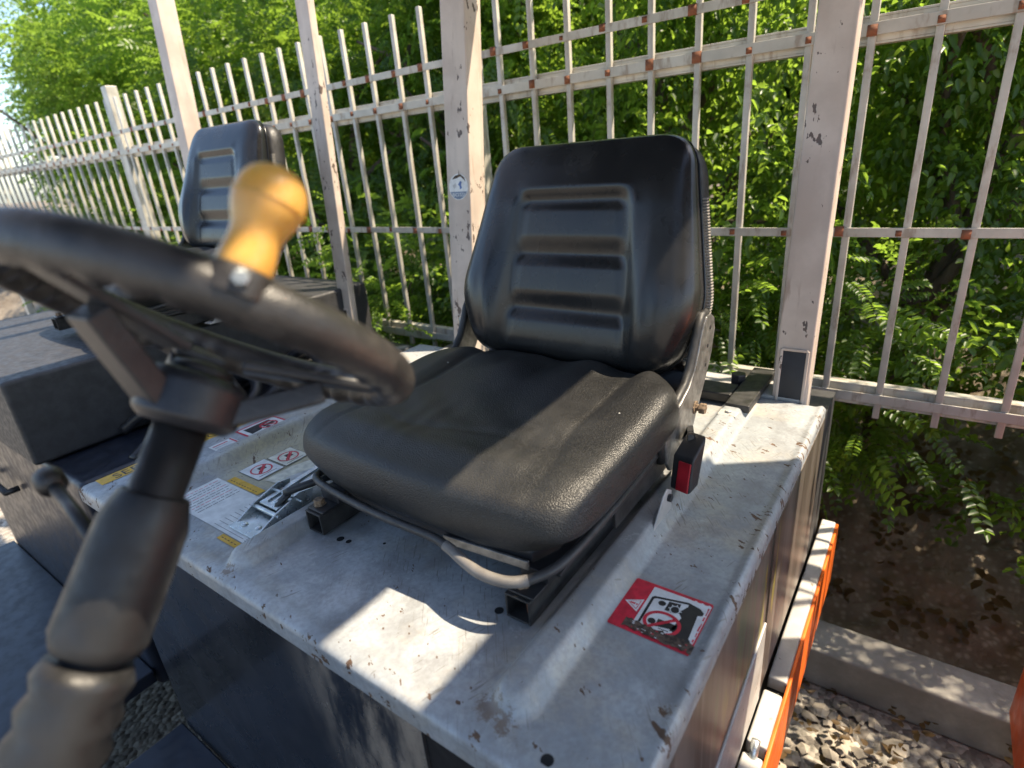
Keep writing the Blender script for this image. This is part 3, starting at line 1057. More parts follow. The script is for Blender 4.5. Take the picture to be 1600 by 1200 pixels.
# slide rails: open square tubes with rusty hold down bolts
for x0, y0 in ((-0.7405, 0.413), (-0.3600, 0.4235)):
    w, hh, tk = 0.036, 0.036, 0.003
    b = MB()
    z0 = DZ + 0.0035
    yA, yB = y0, 0.86
    b.box((x0, yA, z0), (x0 + w, yB, z0 + tk))
    b.box((x0, yA, z0 + hh - tk), (x0 + w, yB, z0 + hh))
    b.box((x0, yA, z0 + tk), (x0 + tk, yB, z0 + hh - tk))
    b.box((x0 + w - tk, yA, z0 + tk), (x0 + w, yB, z0 + hh - tk))
    r = part('mounting_rail', b, 'worn_black', seat, bevel=0.0008)
    b = MB()
    b.tube([(x0 + w - 0.012, y0 + 0.020, z0 + tk), (x0 + w - 0.012, y0 + 0.020, z0 + hh - tk)], 0.006, 12)
    new_obj('rail_bolt', b, 'rust', r, off=SB, smooth=True)
    b = MB()
    b.box((x0 + 0.002, y0 + 0.004, z0 + hh + 0.0005), (x0 + w + 0.004, y0 + 0.075, z0 + hh + 0.004))
    b.box((x0 + 0.001, y0 + 0.034, z0 + hh + 0.0045), (x0 + w + 0.006, y0 + 0.40, z0 + hh + 0.020))
    b.box((x0 + w + 0.006, y0 + 0.05, z0 + hh + 0.006), (x0 + w + 0.014, y0 + 0.38, z0 + hh + 0.012))
    new_obj('slide_channel', b, 'black_steel', r, off=SB, bevel=0.001)
    b = MB()
    b.lathe((x0 + 0.014, y0 + 0.019, z0 + hh + 0.004), (0, 0, 1), [(0.0105, 0), (0.0105, 0.002), (0.0085, 0.0021), (0.0085, 0.009), (0.0075, 0.010)], 6)
    new_obj('hex_bolt', b, 'rusty_bolt', r, off=SB, bevel=0.0006)

# pan below the cushion
b = MB()
pts = [(-0.745, 0.470), (-0.66, 0.452), (-0.54, 0.447), (-0.42, 0.449), (-0.345, 0.462), (-0.330, 0.50), (-0.330, 0.86), (-0.752, 0.86), (-0.752, 0.50)]
b.prism([(x, y + 0.004, 1.128) for x, y in pts], (0, 0, 0.018))
part('seat_pan', b, 'black_steel', seat, bevel=0.002)
b = MB()
b.bar((-0.475, 0.4475, 1.131), (-0.345, 0.4580, 1.131), 0.004, 0.013)  # paler steel paints the sunlit stretch of the pan's front edge
part('lit_pan_edge', b, 'bare_steel', seat, bevel=0.001)
b = MB()
b.box((-0.735, 0.50, 1.108), (-0.345, 0.85, 1.1235))
part('suspension_frame', b, 'black_steel', seat, bevel=0.002)


# cushion: rings of a rounded outline with rolled edge and sculpted top
def outline(th, a, bb, n):
    c, s = np.cos(th), np.sin(th)
    r = (np.abs(c / a) ** n + np.abs(s / bb) ** n) ** (-1.0 / n)
    return r * c, r * s


def interp_prof(prof, N):
    p = np.array(prof, float)
    d = np.concatenate([[0], np.cumsum(np.hypot(np.diff(p[:, 0]), np.diff(p[:, 1]) * 0.5))])
    t = np.linspace(0, d[-1], N)
    # smooth (Catmull-like) by resampling then averaging
    q = np.stack([np.interp(t, d, p[:, 0]), np.interp(t, d, p[:, 1])], 1)
    for _ in range(6):
        q[1:-1] = 0.25 * q[:-2] + 0.5 * q[1:-1] + 0.25 * q[2:]
    return q


CZ0 = 1.143
cx0, cy0 = -0.540, 0.662


def cushion_top(x, y):
    xs_ = (x - cx0) / 0.255
    ax = np.abs(xs_)
    z = 1.236 + 0 * x
    gl_ = 0.64 + 0.13 * (1 - ss(0.48, 0.66, y))          # groove between centre panel and side bolsters
    bol = ss(gl_ - 0.02, gl_ + 0.13, ax)
    z = z + bol * (0.001 + 0.012 * ss(0.52, 0.78, y))
    z = z - 0.0024 * gauss((ax - gl_) / 0.022) * (0.6 + 0.4 * ss(0.46, 0.54, y))
    # lumbar rise at the back, in two soft humps
    z = z + 0.013 * ss(0.68, 0.82, y) * (0.35 + 0.65 * gauss((ax - 0.30) / 0.22))
    # dip of the sitting area
    z = z - 0.004 * gauss(xs_ / 0.45) * gauss((y - 0.62) / 0.11)
    z = z - 0.0022 * gauss((y - 0.555 - 0.015 * np.sin(xs_ * 5)) / 0.010) * (1 - ss(0.50, 0.62, ax))
    z = z + 0.0030 * gauss((y - 0.500) / 0.020) * (1 - ss(0.55, 0.72, ax))
    z = z - 0.010 * (1 - ss(0.455, 0.52, y))
    # creases from use
    z = z + 0.0012 * np.sin(x * 46 + y * 30 + 2 * np.sin(y * 21)) * ss(0.5, 0.6, y) * (1 - ss(0.5, 0.8, ax))
    z = z + 0.0010 * np.sin(x * 95 + y * 22 + 3 * np.sin(x * 31)) * gauss((y - 0.56) / 0.06)
    z = z + 0.0026 * np.sin(x * 58 - y * 26) * ss(0.74, 0.83, y)
    return z


NT_, NR = 288, 100
th = np.linspace(0, 2 * PI, NT_, endpoint=False) + 0.0001
ox, oy = outline(th, 0.232, 0.206, 6.5)
oxf, oyf = outline(th, 0.264, 0.211, 9.0)
oxr, oyr = outline(th, 0.263, 0.211, 4.4)
kf = ss(-0.15, 0.5, np.sin(th))
ox2, oy2 = oxf * (1 - kf) + oxr * kf, oyf * (1 - kf) + oyr * kf
prof = interp_prof([(0.0, 1), (0.2, 1), (0.4, 1), (0.6, 1), (0.82, 1.0), (0.895, 0.992), (0.94, 0.96), (0.973, 0.89), (0.993, 0.78), (1.004, 0.62), (1.010, 0.44), (1.008, 0.22), (0.997, 0.06), (0.965, 0.0)], NR)
P = np.zeros((NR, NT_, 3))
for j in range(NR):
    q, h = prof[j]
    q = max(q, 0.002)
    be = float(ss(0.0, 0.55, h))
    ux_ = ox * (1 - be) + ox2 * be
    uy_ = oy * (1 - be) + oy2 * be
    x = cx0 + ux_ * q
    # bowed front edge
    bow = -0.016 * (1 - np.minimum(np.abs(ux_ / 0.263), 1) ** 2) * np.clip(-uy_ / 0.206, 0, 1) ** 3
    y = cy0 + (uy_ + bow) * q
    zt = cushion_top(x, y)
    P[j, :, 0], P[j, :, 1], P[j, :, 2] = x, y, CZ0 + (zt - CZ0) * h
cush = grid_mesh('cushion', P, 'leather', seat, closed_u=True, cap0=True, cap1=True)

# ---- backrest
TH = math.radians(14.5)
BO = Vector((-0.536, 0.900, 1.222))
BU = Vector((0, math.sin(TH), math.cos(TH)))
BN = Vector((0, -math.cos(TH), math.sin(TH)))
BL = 0.398


def b2w(x, t_, n_):
    x, t_, n_ = np.broadcast_arrays(x, t_, n_)
    return np.stack([BO.x + x, BO.y + t_ * BU.y + n_ * BN.y, BO.z + t_ * BU.z + n_ * BN.z], -1)


def rounded_poly(corners, radii, n):
    """closed outline with rounded corners, resampled to n points by angle about the centre"""
    pts = []
    k = len(corners)
    for i in range(k):
        p0, p1, p2 = Vector(corners[i - 1]), Vector(corners[i]), Vector(corners[(i + 1) % k])
        d0, d2 = (p0 - p1).normalized(), (p2 - p1).normalized()
        half = d0.angle(d2) / 2
        tl = radii[i] / math.tan(half)
        a, c = p1 + d0 * tl, p1 + d2 * tl
        for s in np.linspace(0, 1, 24):
            pts.append((a * (1 - s) ** 2 + p1 * 2 * s * (1 - s) + c * s ** 2))
    pts = np.array([[p.x, p.y] for p in pts])
    c = np.array([0.0, BL * 0.48])
    # walk the outline by arc length
    q = np.vstack([pts, pts[:1]])
    L = np.concatenate([[0], np.cumsum(np.linalg.norm(np.diff(q, axis=0), axis=1))])
    s = np.linspace(0, L[-1], n, endpoint=False)
    return np.stack([np.interp(s, L, q[:, 0]), np.interp(s, L, q[:, 1])], 1), c


OUT, OC = rounded_poly([(-0.205, 0.0), (0.205, 0.0), (0.245, 0.12), (0.196, BL), (-0.186, BL), (-0.247, 0.12)], [0.075, 0.075, 0.14, 0.066, 0.070, 0.14], 320)


def back_relief(x, t_):
    ax = np.abs(x)
    n_ = 0.052 + 0 * x
    # lower side bolsters bulge forward
    n_ = n_ + 0.026 * ss(0.115, 0.165, ax) * gauss((t_ - 0.10) / 0.13)
    # head ledge fades backwards at the top
    n_ = n_ - 0.012 * ss(0.28, BL, t_)
    # sunk centre panel, open at the bottom
    w = 0.128 - 0.095 * np.clip(t_ - 0.04, 0, 0.3)
    inside = (1 - ss(w - 0.018, w + 0.020, ax)) * (1 - ss(0.280, 0.318, t_))
    n_ = n_ - 0.015 * inside
    rim = gauss((ax - (w + 0.018)) / 0.014) * (1 - ss(0.28, 0.31, t_)) + gauss((t_ - 0.314) / 0.014) * (1 - ss(w - 0.01, w + 0.02, ax))
    n_ = n_ + 0.0015 * np.minimum(rim, 1)
    # three soft pillows: sharp upper edge, gently rounded below
    for t0, t1 in ((-0.004, 0.086), (0.108, 0.188), (0.208, 0.288)):
        ph = ss(t0 - 0.012, t0 + 0.026, t_) * (1 - ss(t1 - 0.016, t1 + 0.012, t_))
        pw = 1 - ss(w - 0.020, w + 0.008, ax)
        n_ = n_ + 0.0105 * ph * pw * (0.70 + 0.30 * (1 - ((t_ - t0) / (t1 - t0) - 0.4) ** 2))
    n_ = n_ + 0.0008 * np.sin(x * 160 + t_ * 23) * gauss((ax - 0.165) / 0.03) * gauss((t_ - 0.12) / 0.09)
    return n_


profb = interp_prof([(0.0, 1), (0.3, 1), (0.58, 1), (0.70, 0.99), (0.79, 0.96), (0.87, 0.89), (0.935, 0.77), (0.98, 0.60), (1.0, 0.38), (1.0, 0.18), (0.992, 0.02), (0.975, -0.12)], 120)
P = np.zeros((120, 320, 3))
for j in range(120):
    q, h = profb[j]
    q = max(q, 0.002)
    x = OC[0] + (OUT[:, 0] - OC[0]) * q
    t_ = OC[1] + (OUT[:, 1] - OC[1]) * q
    n_ = back_relief(x, t_)
    P[j] = b2w(x, t_, n_ * h if h > 0 else 0.06 * h)
back = grid_mesh('backrest', P, 'back_leather', seat, closed_u=True, cap0=True, cap1=True, flip=False)
# welt along the pad's rear edge
b = MB()
wl = [Vector(b2w(*(OC + (o - OC) * 0.998), 0.0)) for o in OUT[::4]]
b.tube(wl + [wl[0], wl[1]], 0.0026, 8, caps=False)
new_obj('welt', b, 'back_leather', back, off=SB, smooth=True)

# rear shell of the backrest
profs = interp_prof([(0.94, -0.010), (1.0, -0.012), (1.022, -0.022), (1.025, -0.038), (1.01, -0.056), (0.96, -0.068), (0.8, -0.074), (0.4, -0.076), (0.01, -0.076)], 34)
OS, _ = rounded_poly([(-0.215, -0.005), (0.215, -0.005), (0.248, 0.12), (0.202, BL + 0.002), (-0.190, BL + 0.002), (-0.248, 0.12)], [0.07, 0.07, 0.13, 0.07, 0.07, 0.13], 160)
P = np.zeros((34, 160, 3))
for j in range(34):
    q, h = profs[j]
    x = OC[0] + (OS[:, 0] - OC[0]) * q
    t_ = OC[1] + (OS[:, 1] - OC[1]) * q
    P[j] = b2w(x, t_, h + 0 * x)
shell = grid_mesh('backrest_shell', P, 'shell_plastic', seat, closed_u=True, cap0=True, cap1=True)
# zip down both sides between pad and shell
b = MB()
for sgn in (1, -1):
    side = [o for o in OUT if o[0] * sgn > 0.10 and 0.03 < o[1] < 0.30]
    side.sort(key=lambda o: o[1])
    L = 0.0
    prev = None
    for o in side:
        q = Vector(b2w(OC[0] + (o[0] - OC[0]) * 1.018, OC[1] + (o[1] - OC[1]) * 1.01, -0.012))
        if prev is not None:
            L += (q - prev).length
        if prev is None or L > 0.0032:
            b.box((q.x - 0.004, q.y - 0.0055, q.z - 0.0010), (q.x + 0.004, q.y + 0.0055, q.z + 0.0010))
            L = 0.0
        prev = q
new_obj('zip_teeth', b, 'zip_grey', shell, off=SB, kind='stuff')
# lower back plate between cushion and backrest
b = MB()
pb = [b2w(x, t_, n_) for x, t_, n_ in ((-0.20, -0.075, 0.015), (0.225, -0.075, 0.015), (0.225, 0.012, -0.002), (-0.20, 0.012, -0.002))]
b.prism([Vector(p) for p in pb], (0, 0.03, 0.0))
part('back_plate', b, 'black_steel', seat, bevel=0.003)


# reclining arms at both sides
def arm(x, sgn, front_only=False):
    prof_ = [(0.9150, 1.329), (0.938, 1.329), (0.956, 1.318), (0.962, 1.298), (0.950, 1.258), (0.926, 1.222), (0.880, 1.166), (0.845, 1.124), (0.800, 1.112), (0.768, 1.118), (0.752, 1.140), (0.748, 1.168), (0.752, 1.192), (0.770, 1.206), (0.812, 1.219), (0.845, 1.232), (0.868, 1.254), (0.884, 1.280), (0.897, 1.310)]
    b = MB()
    b.prism([(x, y, z) for y, z in prof_], (0.006 * sgn, 0, 0))
    a = part('recline_arm', b, 'bare_steel', seat, bevel=0.0015)
    fr = [(0.938, 1.331), (0.914, 1.329), (0.900, 1.312), (0.886, 1.284), (0.870, 1.256), (0.847, 1.233), (0.814, 1.220), (0.771, 1.207), (0.752, 1.193), (0.747, 1.168), (0.751, 1.140)]
    b = MB()
    b.tube([(x - 0.004 * sgn, y, z) for y, z in fr], 0.0075, 12)
    new_obj('arm_edge', b, 'worn_black', a, off=SB, smooth=True)
    b = MB()
    for y, z, r in ((0.935, 1.306, 0.0035), (0.925, 1.277, 0.0035), (0.918, 1.245, 0.003)):
        b.lathe((x + 0.0062 * sgn, y, z), (sgn, 0, 0), [(r, 0), (r, 0.0006)], 12)
    new_obj('arm_holes', b, 'dark_hole', a, off=SB, kind='stuff')
    b = MB()
    b.lathe((x + 0.006 * sgn, 0.873, 1.185), (sgn, 0, 0), [(0.012, 0), (0.012, 0.002), (0.006, 0.0021), (0.006, 0.008), (0.0095, 0.0081), (0.0095, 0.017), (0.0085, 0.018)], 6)
    new_obj('pivot_bolt', b, 'rusty_bolt', a, off=SB, bevel=0.0006)
    return a


arm(-0.291, 1)
arm(-0.788, -1)
# side frame strip below the cushion on the right and left
for x, s in ((-0.302, 1), (-0.778, -1)):
    b = MB()
    b.prism([(x, 0.60, 1.110), (x, 0.82, 1.112), (x, 0.82, 1.165), (x, 0.76, 1.168), (x, 0.60, 1.140)], (0.004 * s, 0, 0))
    part('side_plate', b, 'worn_black', seat, bevel=0.001)

# belt buckle with red release button
bk = MB()
bk.hexa([(-0.281, 0.752, 1.097), (-0.245, 0.742, 1.099), (-0.238, 0.763, 1.108), (-0.274, 0.773, 1.106), (-0.281, 0.766, 1.150), (-0.245, 0.756, 1.152), (-0.240, 0.800, 1.176), (-0.273, 0.808, 1.176)])
buckle = part('belt_buckle', bk, 'buckle_plastic', seat, bevel=0.004, segs=3)
b = MB()
p0, p1, p2, p3 = Vector((-0.268, 0.7484, 1.1005)), Vector((-0.2475, 0.7427, 1.1015)), Vector((-0.2475, 0.7552, 1.146)), Vector((-0.268, 0.7609, 1.145))
nn = (p1 - p0).cross(p3 - p0).normalized()
b.prism([p + nn * 0.0005 for p in (p0, p1, p2, p3)], nn * 0.003)
new_obj('release_button', b, 'red_plastic', buckle, off=SB, bevel=0.001)
b = MB()
b.bar((-0.262, 0.79, 1.165), (-0.284, 0.85, 1.150), 0.010, 0.022)
new_obj('buckle_stalk', b, 'black_steel', buckle, off=SB, bevel=0.001)

# foot bracket right of the seat
b = MB()
b.box((-0.3000, 0.640, DZ + 0.003), (-0.268, 0.700, DZ + 0.006))
b.prism([(-0.268, 0.645, DZ + 0.006), (-0.268, 0.720, DZ + 0.006), (-0.268, 0.722, DZ + 0.045), (-0.268, 0.705, DZ + 0.056), (-0.268, 0.690, DZ + 0.050)], (0.003, 0, 0))
fb = part('foot_bracket', b, 'chassis_grey', seat, bevel=0.001)
for p, ax_ in (((-0.288, 0.658, DZ + 0.006), (0, 0, 1)), ((-0.288, 0.684, DZ + 0.006), (0, 0, 1)), ((-0.265, 0.708, DZ + 0.040), (1, 0, 0))):
    b = MB()
    b.lathe(p, ax_, [(0.006, 0), (0.006, 0.0055)], 6)
    new_obj('bracket_bolt', b, 'black_steel', fb, off=SB)


# adjusting handle: a bent tube round the front of the seat, drooping loop on the right
def smooth_path(pts, n=8):
    p = [Vector(q) for q in pts]
    out = []
    for i in range(len(p) - 1):
        a, b_, c, d = p[max(i - 1, 0)], p[i], p[i + 1], p[min(i + 2, len(p) - 1)]
        for k in range(n):
            t = k / n
            out.append(0.5 * ((2 * b_) + (c - a) * t + (2 * a - 5 * b_ + 4 * c - d) * t * t + (3 * b_ - a - 3 * c + d) * t ** 3))
    out.append(p[-1])
    return out


path = [(-0.768, 0.60, 1.139), (-0.770, 0.53, 1.140), (-0.766, 0.480, 1.141), (-0.752, 0.452, 1.142), (-0.69, 0.439, 1.143), (-0.60, 0.431, 1.143), (-0.53, 0.430, 1.143), (-0.478, 0.431, 1.142), (-0.448, 0.4275, 1.139), (-0.4233, 0.4210, 1.137), (-0.3907, 0.4130, 1.136), (-0.3616, 0.4130, 1.136), (-0.3400, 0.4190, 1.137), (-0.3220, 0.4340, 1.139), (-0.3060, 0.4600, 1.143), (-0.2990, 0.50, 1.147), (-0.297, 0.56, 1.150), (-0.297, 0.64, 1.152), (-0.300, 0.74, 1.156)]
pp = smooth_path(path, 8)
b = MB()
b.tube(pp, 0.0062, 14)
hb = part('adjusting_handle', b, 'tube_black', seat, smooth=True)
knurl = [q for q in pp if -0.455 < q.x < -0.325 and q.y < 0.434]
kk = smooth_path(knurl, 6)
b = MB()
b.tube(kk, [0.0068 + (0.0004 if i % 4 < 2 else 0) for i in range(len(kk))], 16)
new_obj('knurled_grip', b, 'grip_grey', hb, off=SB, smooth=True)

# ------------------------------------------------------------------ steering wheel with spinner knob
sw = thing('steering_wheel', WC, 'dark steering wheel seen edge on with an amber spinner knob', 'steering wheel')
e1 = Vector((math.cos(WY), math.sin(WY), 0))
e2 = WN.cross(e1)
WR = 0.126


def wp(a, r=WR, n_=0.0):
    return WC + (e1 * math.cos(a) + e2 * math.sin(a)) * r + WN * n_


NA, NB = 240, 20
P = np.zeros((NA + 1, NB, 3))
for i in range(NA + 1):
    a = 2 * PI * i / NA
    rad = (e1 * math.cos(a) + e2 * math.sin(a))
    for k in range(NB):
        ph = 2 * PI * k / NB
        rr_ = 0.0136
        # finger grips moulded on the inner underside
        g_ = max(0.0, math.cos(ph - 1.25 * PI)) ** 2
        rr_ += 0.0024 * g_ * math.sin(a * 34 + math.sin(a * 7)) * (0.6 + 0.4 * math.sin(a * 5))
        q = WC + rad * (WR + rr_ * math.cos(ph)) + WN * (rr_ * 1.10 * math.sin(ph))
        P[i, k] = q
grid_mesh('rim', P, 'rim_rubber', sw, closed_u=True)
hub = WC - WN * 0.050
b = MB()
b.lathe(hub - WN * 0.02, WN, [(0.026, 0), (0.033, 0.006), (0.033, 0.030), (0.028, 0.036), (0.010, 0.038)], 32)
part('hub', b, 'spoke_paint', sw, smooth=False, bevel=0.002)
b = MB()
b.lathe(hub + WN * 0.016, WN, [(0.020, 0), (0.021, 0.003), (0.018, 0.007), (0.008, 0.0095), (0.001, 0.010)], 28)
part('horn_button', b, 'shell_plastic', sw, smooth=True)
for a, w in ((0.92, 0.034), (2.75, 0.034), (4.70, 0.034)):
    tan = (-e1 * math.sin(a) + e2 * math.cos(a))

    def strip(p, q, wa, wb, th):
        d = (q - p).normalized()
        up = tan.cross(d).normalized() * (th / 2)
        c = []
        for e_, ww in ((p, wa), (q, wb)):
            c += [e_ - tan * ww / 2 - up, e_ + tan * ww / 2 - up, e_ + tan * ww / 2 + up, e_ - tan * ww / 2 + up]
        return MB().hexa(c)
    sp = part('spoke', strip(wp(a, 0.022, -0.020), wp(a, WR - 0.006, -0.004), w, w * 0.8, 0.007), 'spoke_paint', sw, bevel=0.002)
    new_obj('spoke_brace', strip(wp(a, 0.020, -0.058), wp(a, WR * 0.62, -0.020), w * 0.9, w * 0.8, 0.016), 'spoke_paint', sp, off=WC, bevel=0.002)
ka = math.radians(328)
kb = wp(ka, WR, 0.0135)
kax = (WN + (e1 * math.cos(ka) + e2 * math.sin(ka)) * 0.12 - e2 * 0.0).normalized()
b = MB()
kp = [(0.0145, 0.0), (0.0150, 0.004), (0.0138, 0.012), (0.0128, 0.018), (0.0132, 0.023), (0.0158, 0.029), (0.0182, 0.035), (0.0191, 0.0405), (0.0188, 0.047), (0.0168, 0.0535), (0.0125, 0.0585), (0.0065, 0.0615), (0.001, 0.0625)]
kp = [(a_ * 0.98, b__ * 0.93) for a_, b__ in interp_prof(kp, 40)]
b.lathe(kb, kax, kp, 40)
knob = part('spinner_knob', b, 'amber_plastic', sw, smooth=True, label='amber yellow plastic spinner knob')
b = MB()
b.lathe(kb - kax * 0.014, kax, [(0.019, 0), (0.018, 0.008), (0.0168, 0.0135), (0.0155, 0.0150)], 28)
new_obj('knob_base', b, 'rim_rubber', knob, off=WC, bevel=0.001)
b = MB()
rad_ = (e1 * math.cos(ka) + e2 * math.sin(ka))
b.lathe(kb - kax * 0.008 + rad_ * 0.015, rad_, [(0.0045, 0), (0.0045, 0.006), (0.004, 0.007)], 6)
new_obj('clamp_bolt', b, 'zinc', knob, off=WC, bevel=0.0005)
b = MB()
b.tube([kb + kax * 0.0375 + (kax.orthogonal().normalized() * math.cos(q_) + kax.cross(kax.orthogonal().normalized()) * math.sin(q_)) * 0.01868 for q_ in np.linspace(0, 2 * PI, 49)], 0.00035, 6, caps=False)
new_obj('parting_line', b, 'amber_plastic', knob, off=WC, smooth=True)

# ------------------------------------------------------------------ forklift on the left
OFL = Vector((-1.42, 0.10, 0.06))
LB = Vector((-2.10, 0.85, 0.0))
f2 = thing('forklift', LB, 'black forklift standing behind the amber knob at the left', 'forklift')
b = MB()
b.box((-2.62, 0.32, 0.35), (-1.50, 1.42, 0.98))
part('hood', b, 'navy_paint', f2, bevel=0.02)
for k in range(12):
    b = MB()
    b.bar((-1.497, 0.46 + k * 0.045, 0.66), (-1.497, 0.46 + k * 0.045, 0.90), 0.010, 0.024, (0, 1, 0.4))
    part('vent_slat', b, 'underside', f2)
for z in (0.60, 0.94):
    b = MB()
    b.box((-1.502, 0.36, z), (-1.496, 1.38, z + 0.012))
    part('trim_strip', b, 'worn_black', f2, bevel=0.002)
b = MB()
b.tube([(-2.30, 0.316, 0.80), (-2.30, 0.285, 0.80), (-2.10, 0.285, 0.80), (-2.10, 0.316, 0.80)], 0.009, 10)
part('grab_handle', b, 'worn_black', f2, smooth=True)
b = MB()
b.box((-2.62, 0.30, 0.985), (-1.70, 1.40, 1.205))
part('seat_platform', b, 'underside', f2, bevel=0.01)
for k in range(9):
    b = MB()
    y0 = 0.50 + k * 0.07
    b.tube(smooth_path([(-1.69, y0, 1.0 + 0.01 * (k % 3)), (-1.62, y0 + 0.05, 1.05 + 0.02 * (k % 2)), (-1.55 + 0.01 * (k % 4), y0 + 0.03, 1.02), (-1.53, y0 - 0.05, 0.975)], 6), 0.014 + 0.003 * (k % 3), 10)
    part('hose', b, 'black_steel', f2, smooth=True)
PLL = pillar(-1.725, -1.664, 1.275, 0.055, 0.98, 2.60, f2, 'whitish chipped pillar with a small rectangular slot at its foot', depth=0.034)
pillar_foot(PLL, -1.708, -1.684, 1.275 + 0.002, 0.055, 1.08, 1.13, 'dark_hole', f2)
pillar(-2.62, -2.555, 1.275, 0.055, 0.98, 2.60, f2)
for x in (-2.42, -1.68):
    for y in (-0.25, 1.10):
        b = MB()
        b.lathe((x - 0.09, y, 0.25), (1, 0, 0), [(0.10, 0.0), (0.22, 0.0), (0.25, 0.03), (0.25, 0.15), (0.22, 0.18), (0.10, 0.18)], 28)
        part('tyre', b, 'tyre_rubber', f2)
b = MB()
for k in range(7):
    b.box((-2.62 + k * 0.175, -0.30, 2.605), (-2.59 + k * 0.175, 1.36, 2.64))
part('guard_roof', b, 'post_paint', f2, bevel=0.004)
for y in (-0.34, 1.36):
    b = MB()
    b.box((-2.64, y, 2.60), (-1.53, y + 0.05, 2.642))
    part('roof_beam', b, 'post_paint', f2, bevel=0.004)
for x in (-2.62, -1.56):
    b = MB()
    b.hexa([(x, -0.42, 0.42), (x + 0.05, -0.42, 0.42), (x + 0.05, -0.36, 0.42), (x, -0.36, 0.42), (x, -0.28, 2.60), (x + 0.05, -0.28, 2.60), (x + 0.05, -0.22, 2.60), (x, -0.22, 2.60)])
    part('guard_pillar', b, 'post_paint', f2, bevel=0.004)
b = MB()
b.box((-2.62, -0.45, 0.38), (-1.50, 0.318, 0.42))
part('floor_plate', b, 'navy_paint', f2, bevel=0.004)
s2 = copy_tree(seat)
s2.location = SB + Vector((-1.36, 0.13, 0.15))
s2['label'] = 'black seat of the neighbouring forklift, half hidden behind the amber knob'
seat['group'] = s2['group'] = 'forklift seats'
fl['group'] = f2['group'] = 'parked forklifts'

# ------------------------------------------------------------------ forklift on the right of the camera: its guard shades the hood
f3 = thing('forklift', (0.80, 0.70, 0.0), 'orange forklift with a broad guard roof at the far right', 'forklift', 'parked forklifts')
b = MB()
b.box((0.30, 0.30, 0.30), (1.42, 1.40, 1.04))
part('hood', b, 'orange_paint', f3, bevel=0.03)
b = MB()
b.prism([(0.268, -0.45, RZ), (1.56, -0.45, RZ), (1.56, 1.305, RZ), (0.357, 1.305, RZ), (0.268, 1.229, RZ)], (0, 0, 0.04))
part('guard_roof', b, 'navy_paint', f3, bevel=0.004)
b = MB()
b.prism([(0.358, 1.306, RZ + 0.005), (0.56, 1.306, RZ + 0.005), (0.56, 1.425, RZ + 0.005), (0.500, 1.425, RZ + 0.005)], (0, 0, 0.03))  # added unseen plate, shaped only to extend the shade on the hood
part('shade_plate', b, 'navy_paint', f3, bevel=0.003)
b = MB()
b.lathe((0.51, 1.37, RZ + 0.036), (0, 0, 1), [(0.035, 0), (0.035, 0.02), (0.030, 0.022), (0.030, 0.07), (0.02, 0.085), (0.002, 0.088)], 24)
part('beacon', b, 'orange_paint', f3, smooth=True)
for x in (0.33, 1.29):
    pillar(x, x + 0.06, 1.22, 0.05, 1.02, RZ, f3)
    b = MB()
    b.hexa([(x, -0.42, 0.42), (x + 0.05, -0.42, 0.42), (x + 0.05, -0.36, 0.42), (x, -0.36, 0.42), (x, -0.38, RZ), (x + 0.05, -0.38, RZ), (x + 0.05, -0.32, RZ), (x, -0.32, RZ)])
    part('guard_pillar', b, 'post_paint', f3, bevel=0.004)
b = MB()
b.box((0.32, -0.45, 0.38), (1.40, 0.298, 0.42))
part('floor_plate', b, 'navy_paint', f3, bevel=0.004)
for x in (0.42, 1.31):
    for y in (-0.22, 1.10):
        b = MB()
        b.lathe((x - 0.09, y, 0.25), (1, 0, 0), [(0.10, 0.0), (0.22, 0.0), (0.25, 0.03), (0.25, 0.15), (0.22, 0.18), (0.10, 0.18)], 28)
        part('tyre', b, 'tyre_rubber', f3)

# ------------------------------------------------------------------ fence
FY = 1.60
fn = thing('fence', (-0.8, FY, 0.0), 'pale grey vertical bar fence with rusty weld spots behind the seat', 'fence')
bw = 0.0075
FZ0, FZT = 0.90, 1.6 + 0.286 * FY
bmb = MB()
bmb.box((-bw, -bw, FZ0), (bw, bw, FZT))
bme = None
RAILS = [(1.6 + 0.179 * FY, 0.017, 0.012), (1.6 + 0.114 * FY, 0.020, 0.012), (1.6 - 0.147 * FY, 0.017, 0.012), (1.6 - 0.404 * FY, 0.020, 0.012)]
xs_right = [-0.723 + 0.0763 * k for k in range(0, 18)]
xs_left = [-0.911 - 0.0788 * k for k in range(0, 42)]
wmb = MB()
wmb.box((-0.010, -0.003, -0.0125), (0.010, 0.003, 0.0125))
wme = None
for gx in sorted(xs_right + xs_left, reverse=True):
    x = gx * FY
    if bme is None:
        o = new_obj('bar', bmb, 'fence_paint', fn, bevel=0.0015)
        bme = o.data
    else:
        o = bpy.data.objects.new('bar', bme)
        COL.objects.link(o)
        o.parent = fn
        bv = o.modifiers.new('bevel', 'BEVEL')
        bv.width = 0.0015
        bv.segments = 2
    o.location = (x + 0.8, 0, 0)
    o.rotation_euler = (random.uniform(-0.0004, 0.0004), random.uniform(-0.0022, 0.0022), random.uniform(-0.03, 0.03))
    for rz, rh, rd in RAILS[:3]:
        if wme is None:
            w_ = new_obj('weld_plate', wmb, 'rust', o, bevel=0.001)
            wme = w_.data
        else:
            w_ = bpy.data.objects.new('weld_plate', wme)
            COL.objects.link(w_)
            w_.parent = o
        side_ = -0.014 if rz > 1.85 or rz < 1.4 else 0.0
        w_.location = (side_, -bw - 0.0030 - random.uniform(0, 0.001), rz + random.uniform(-0.003, 0.003))
        s_ = random.uniform(0.5, 1.15)
        w_.scale = (s_, 1, s_ * random.uniform(0.8, 1.05))
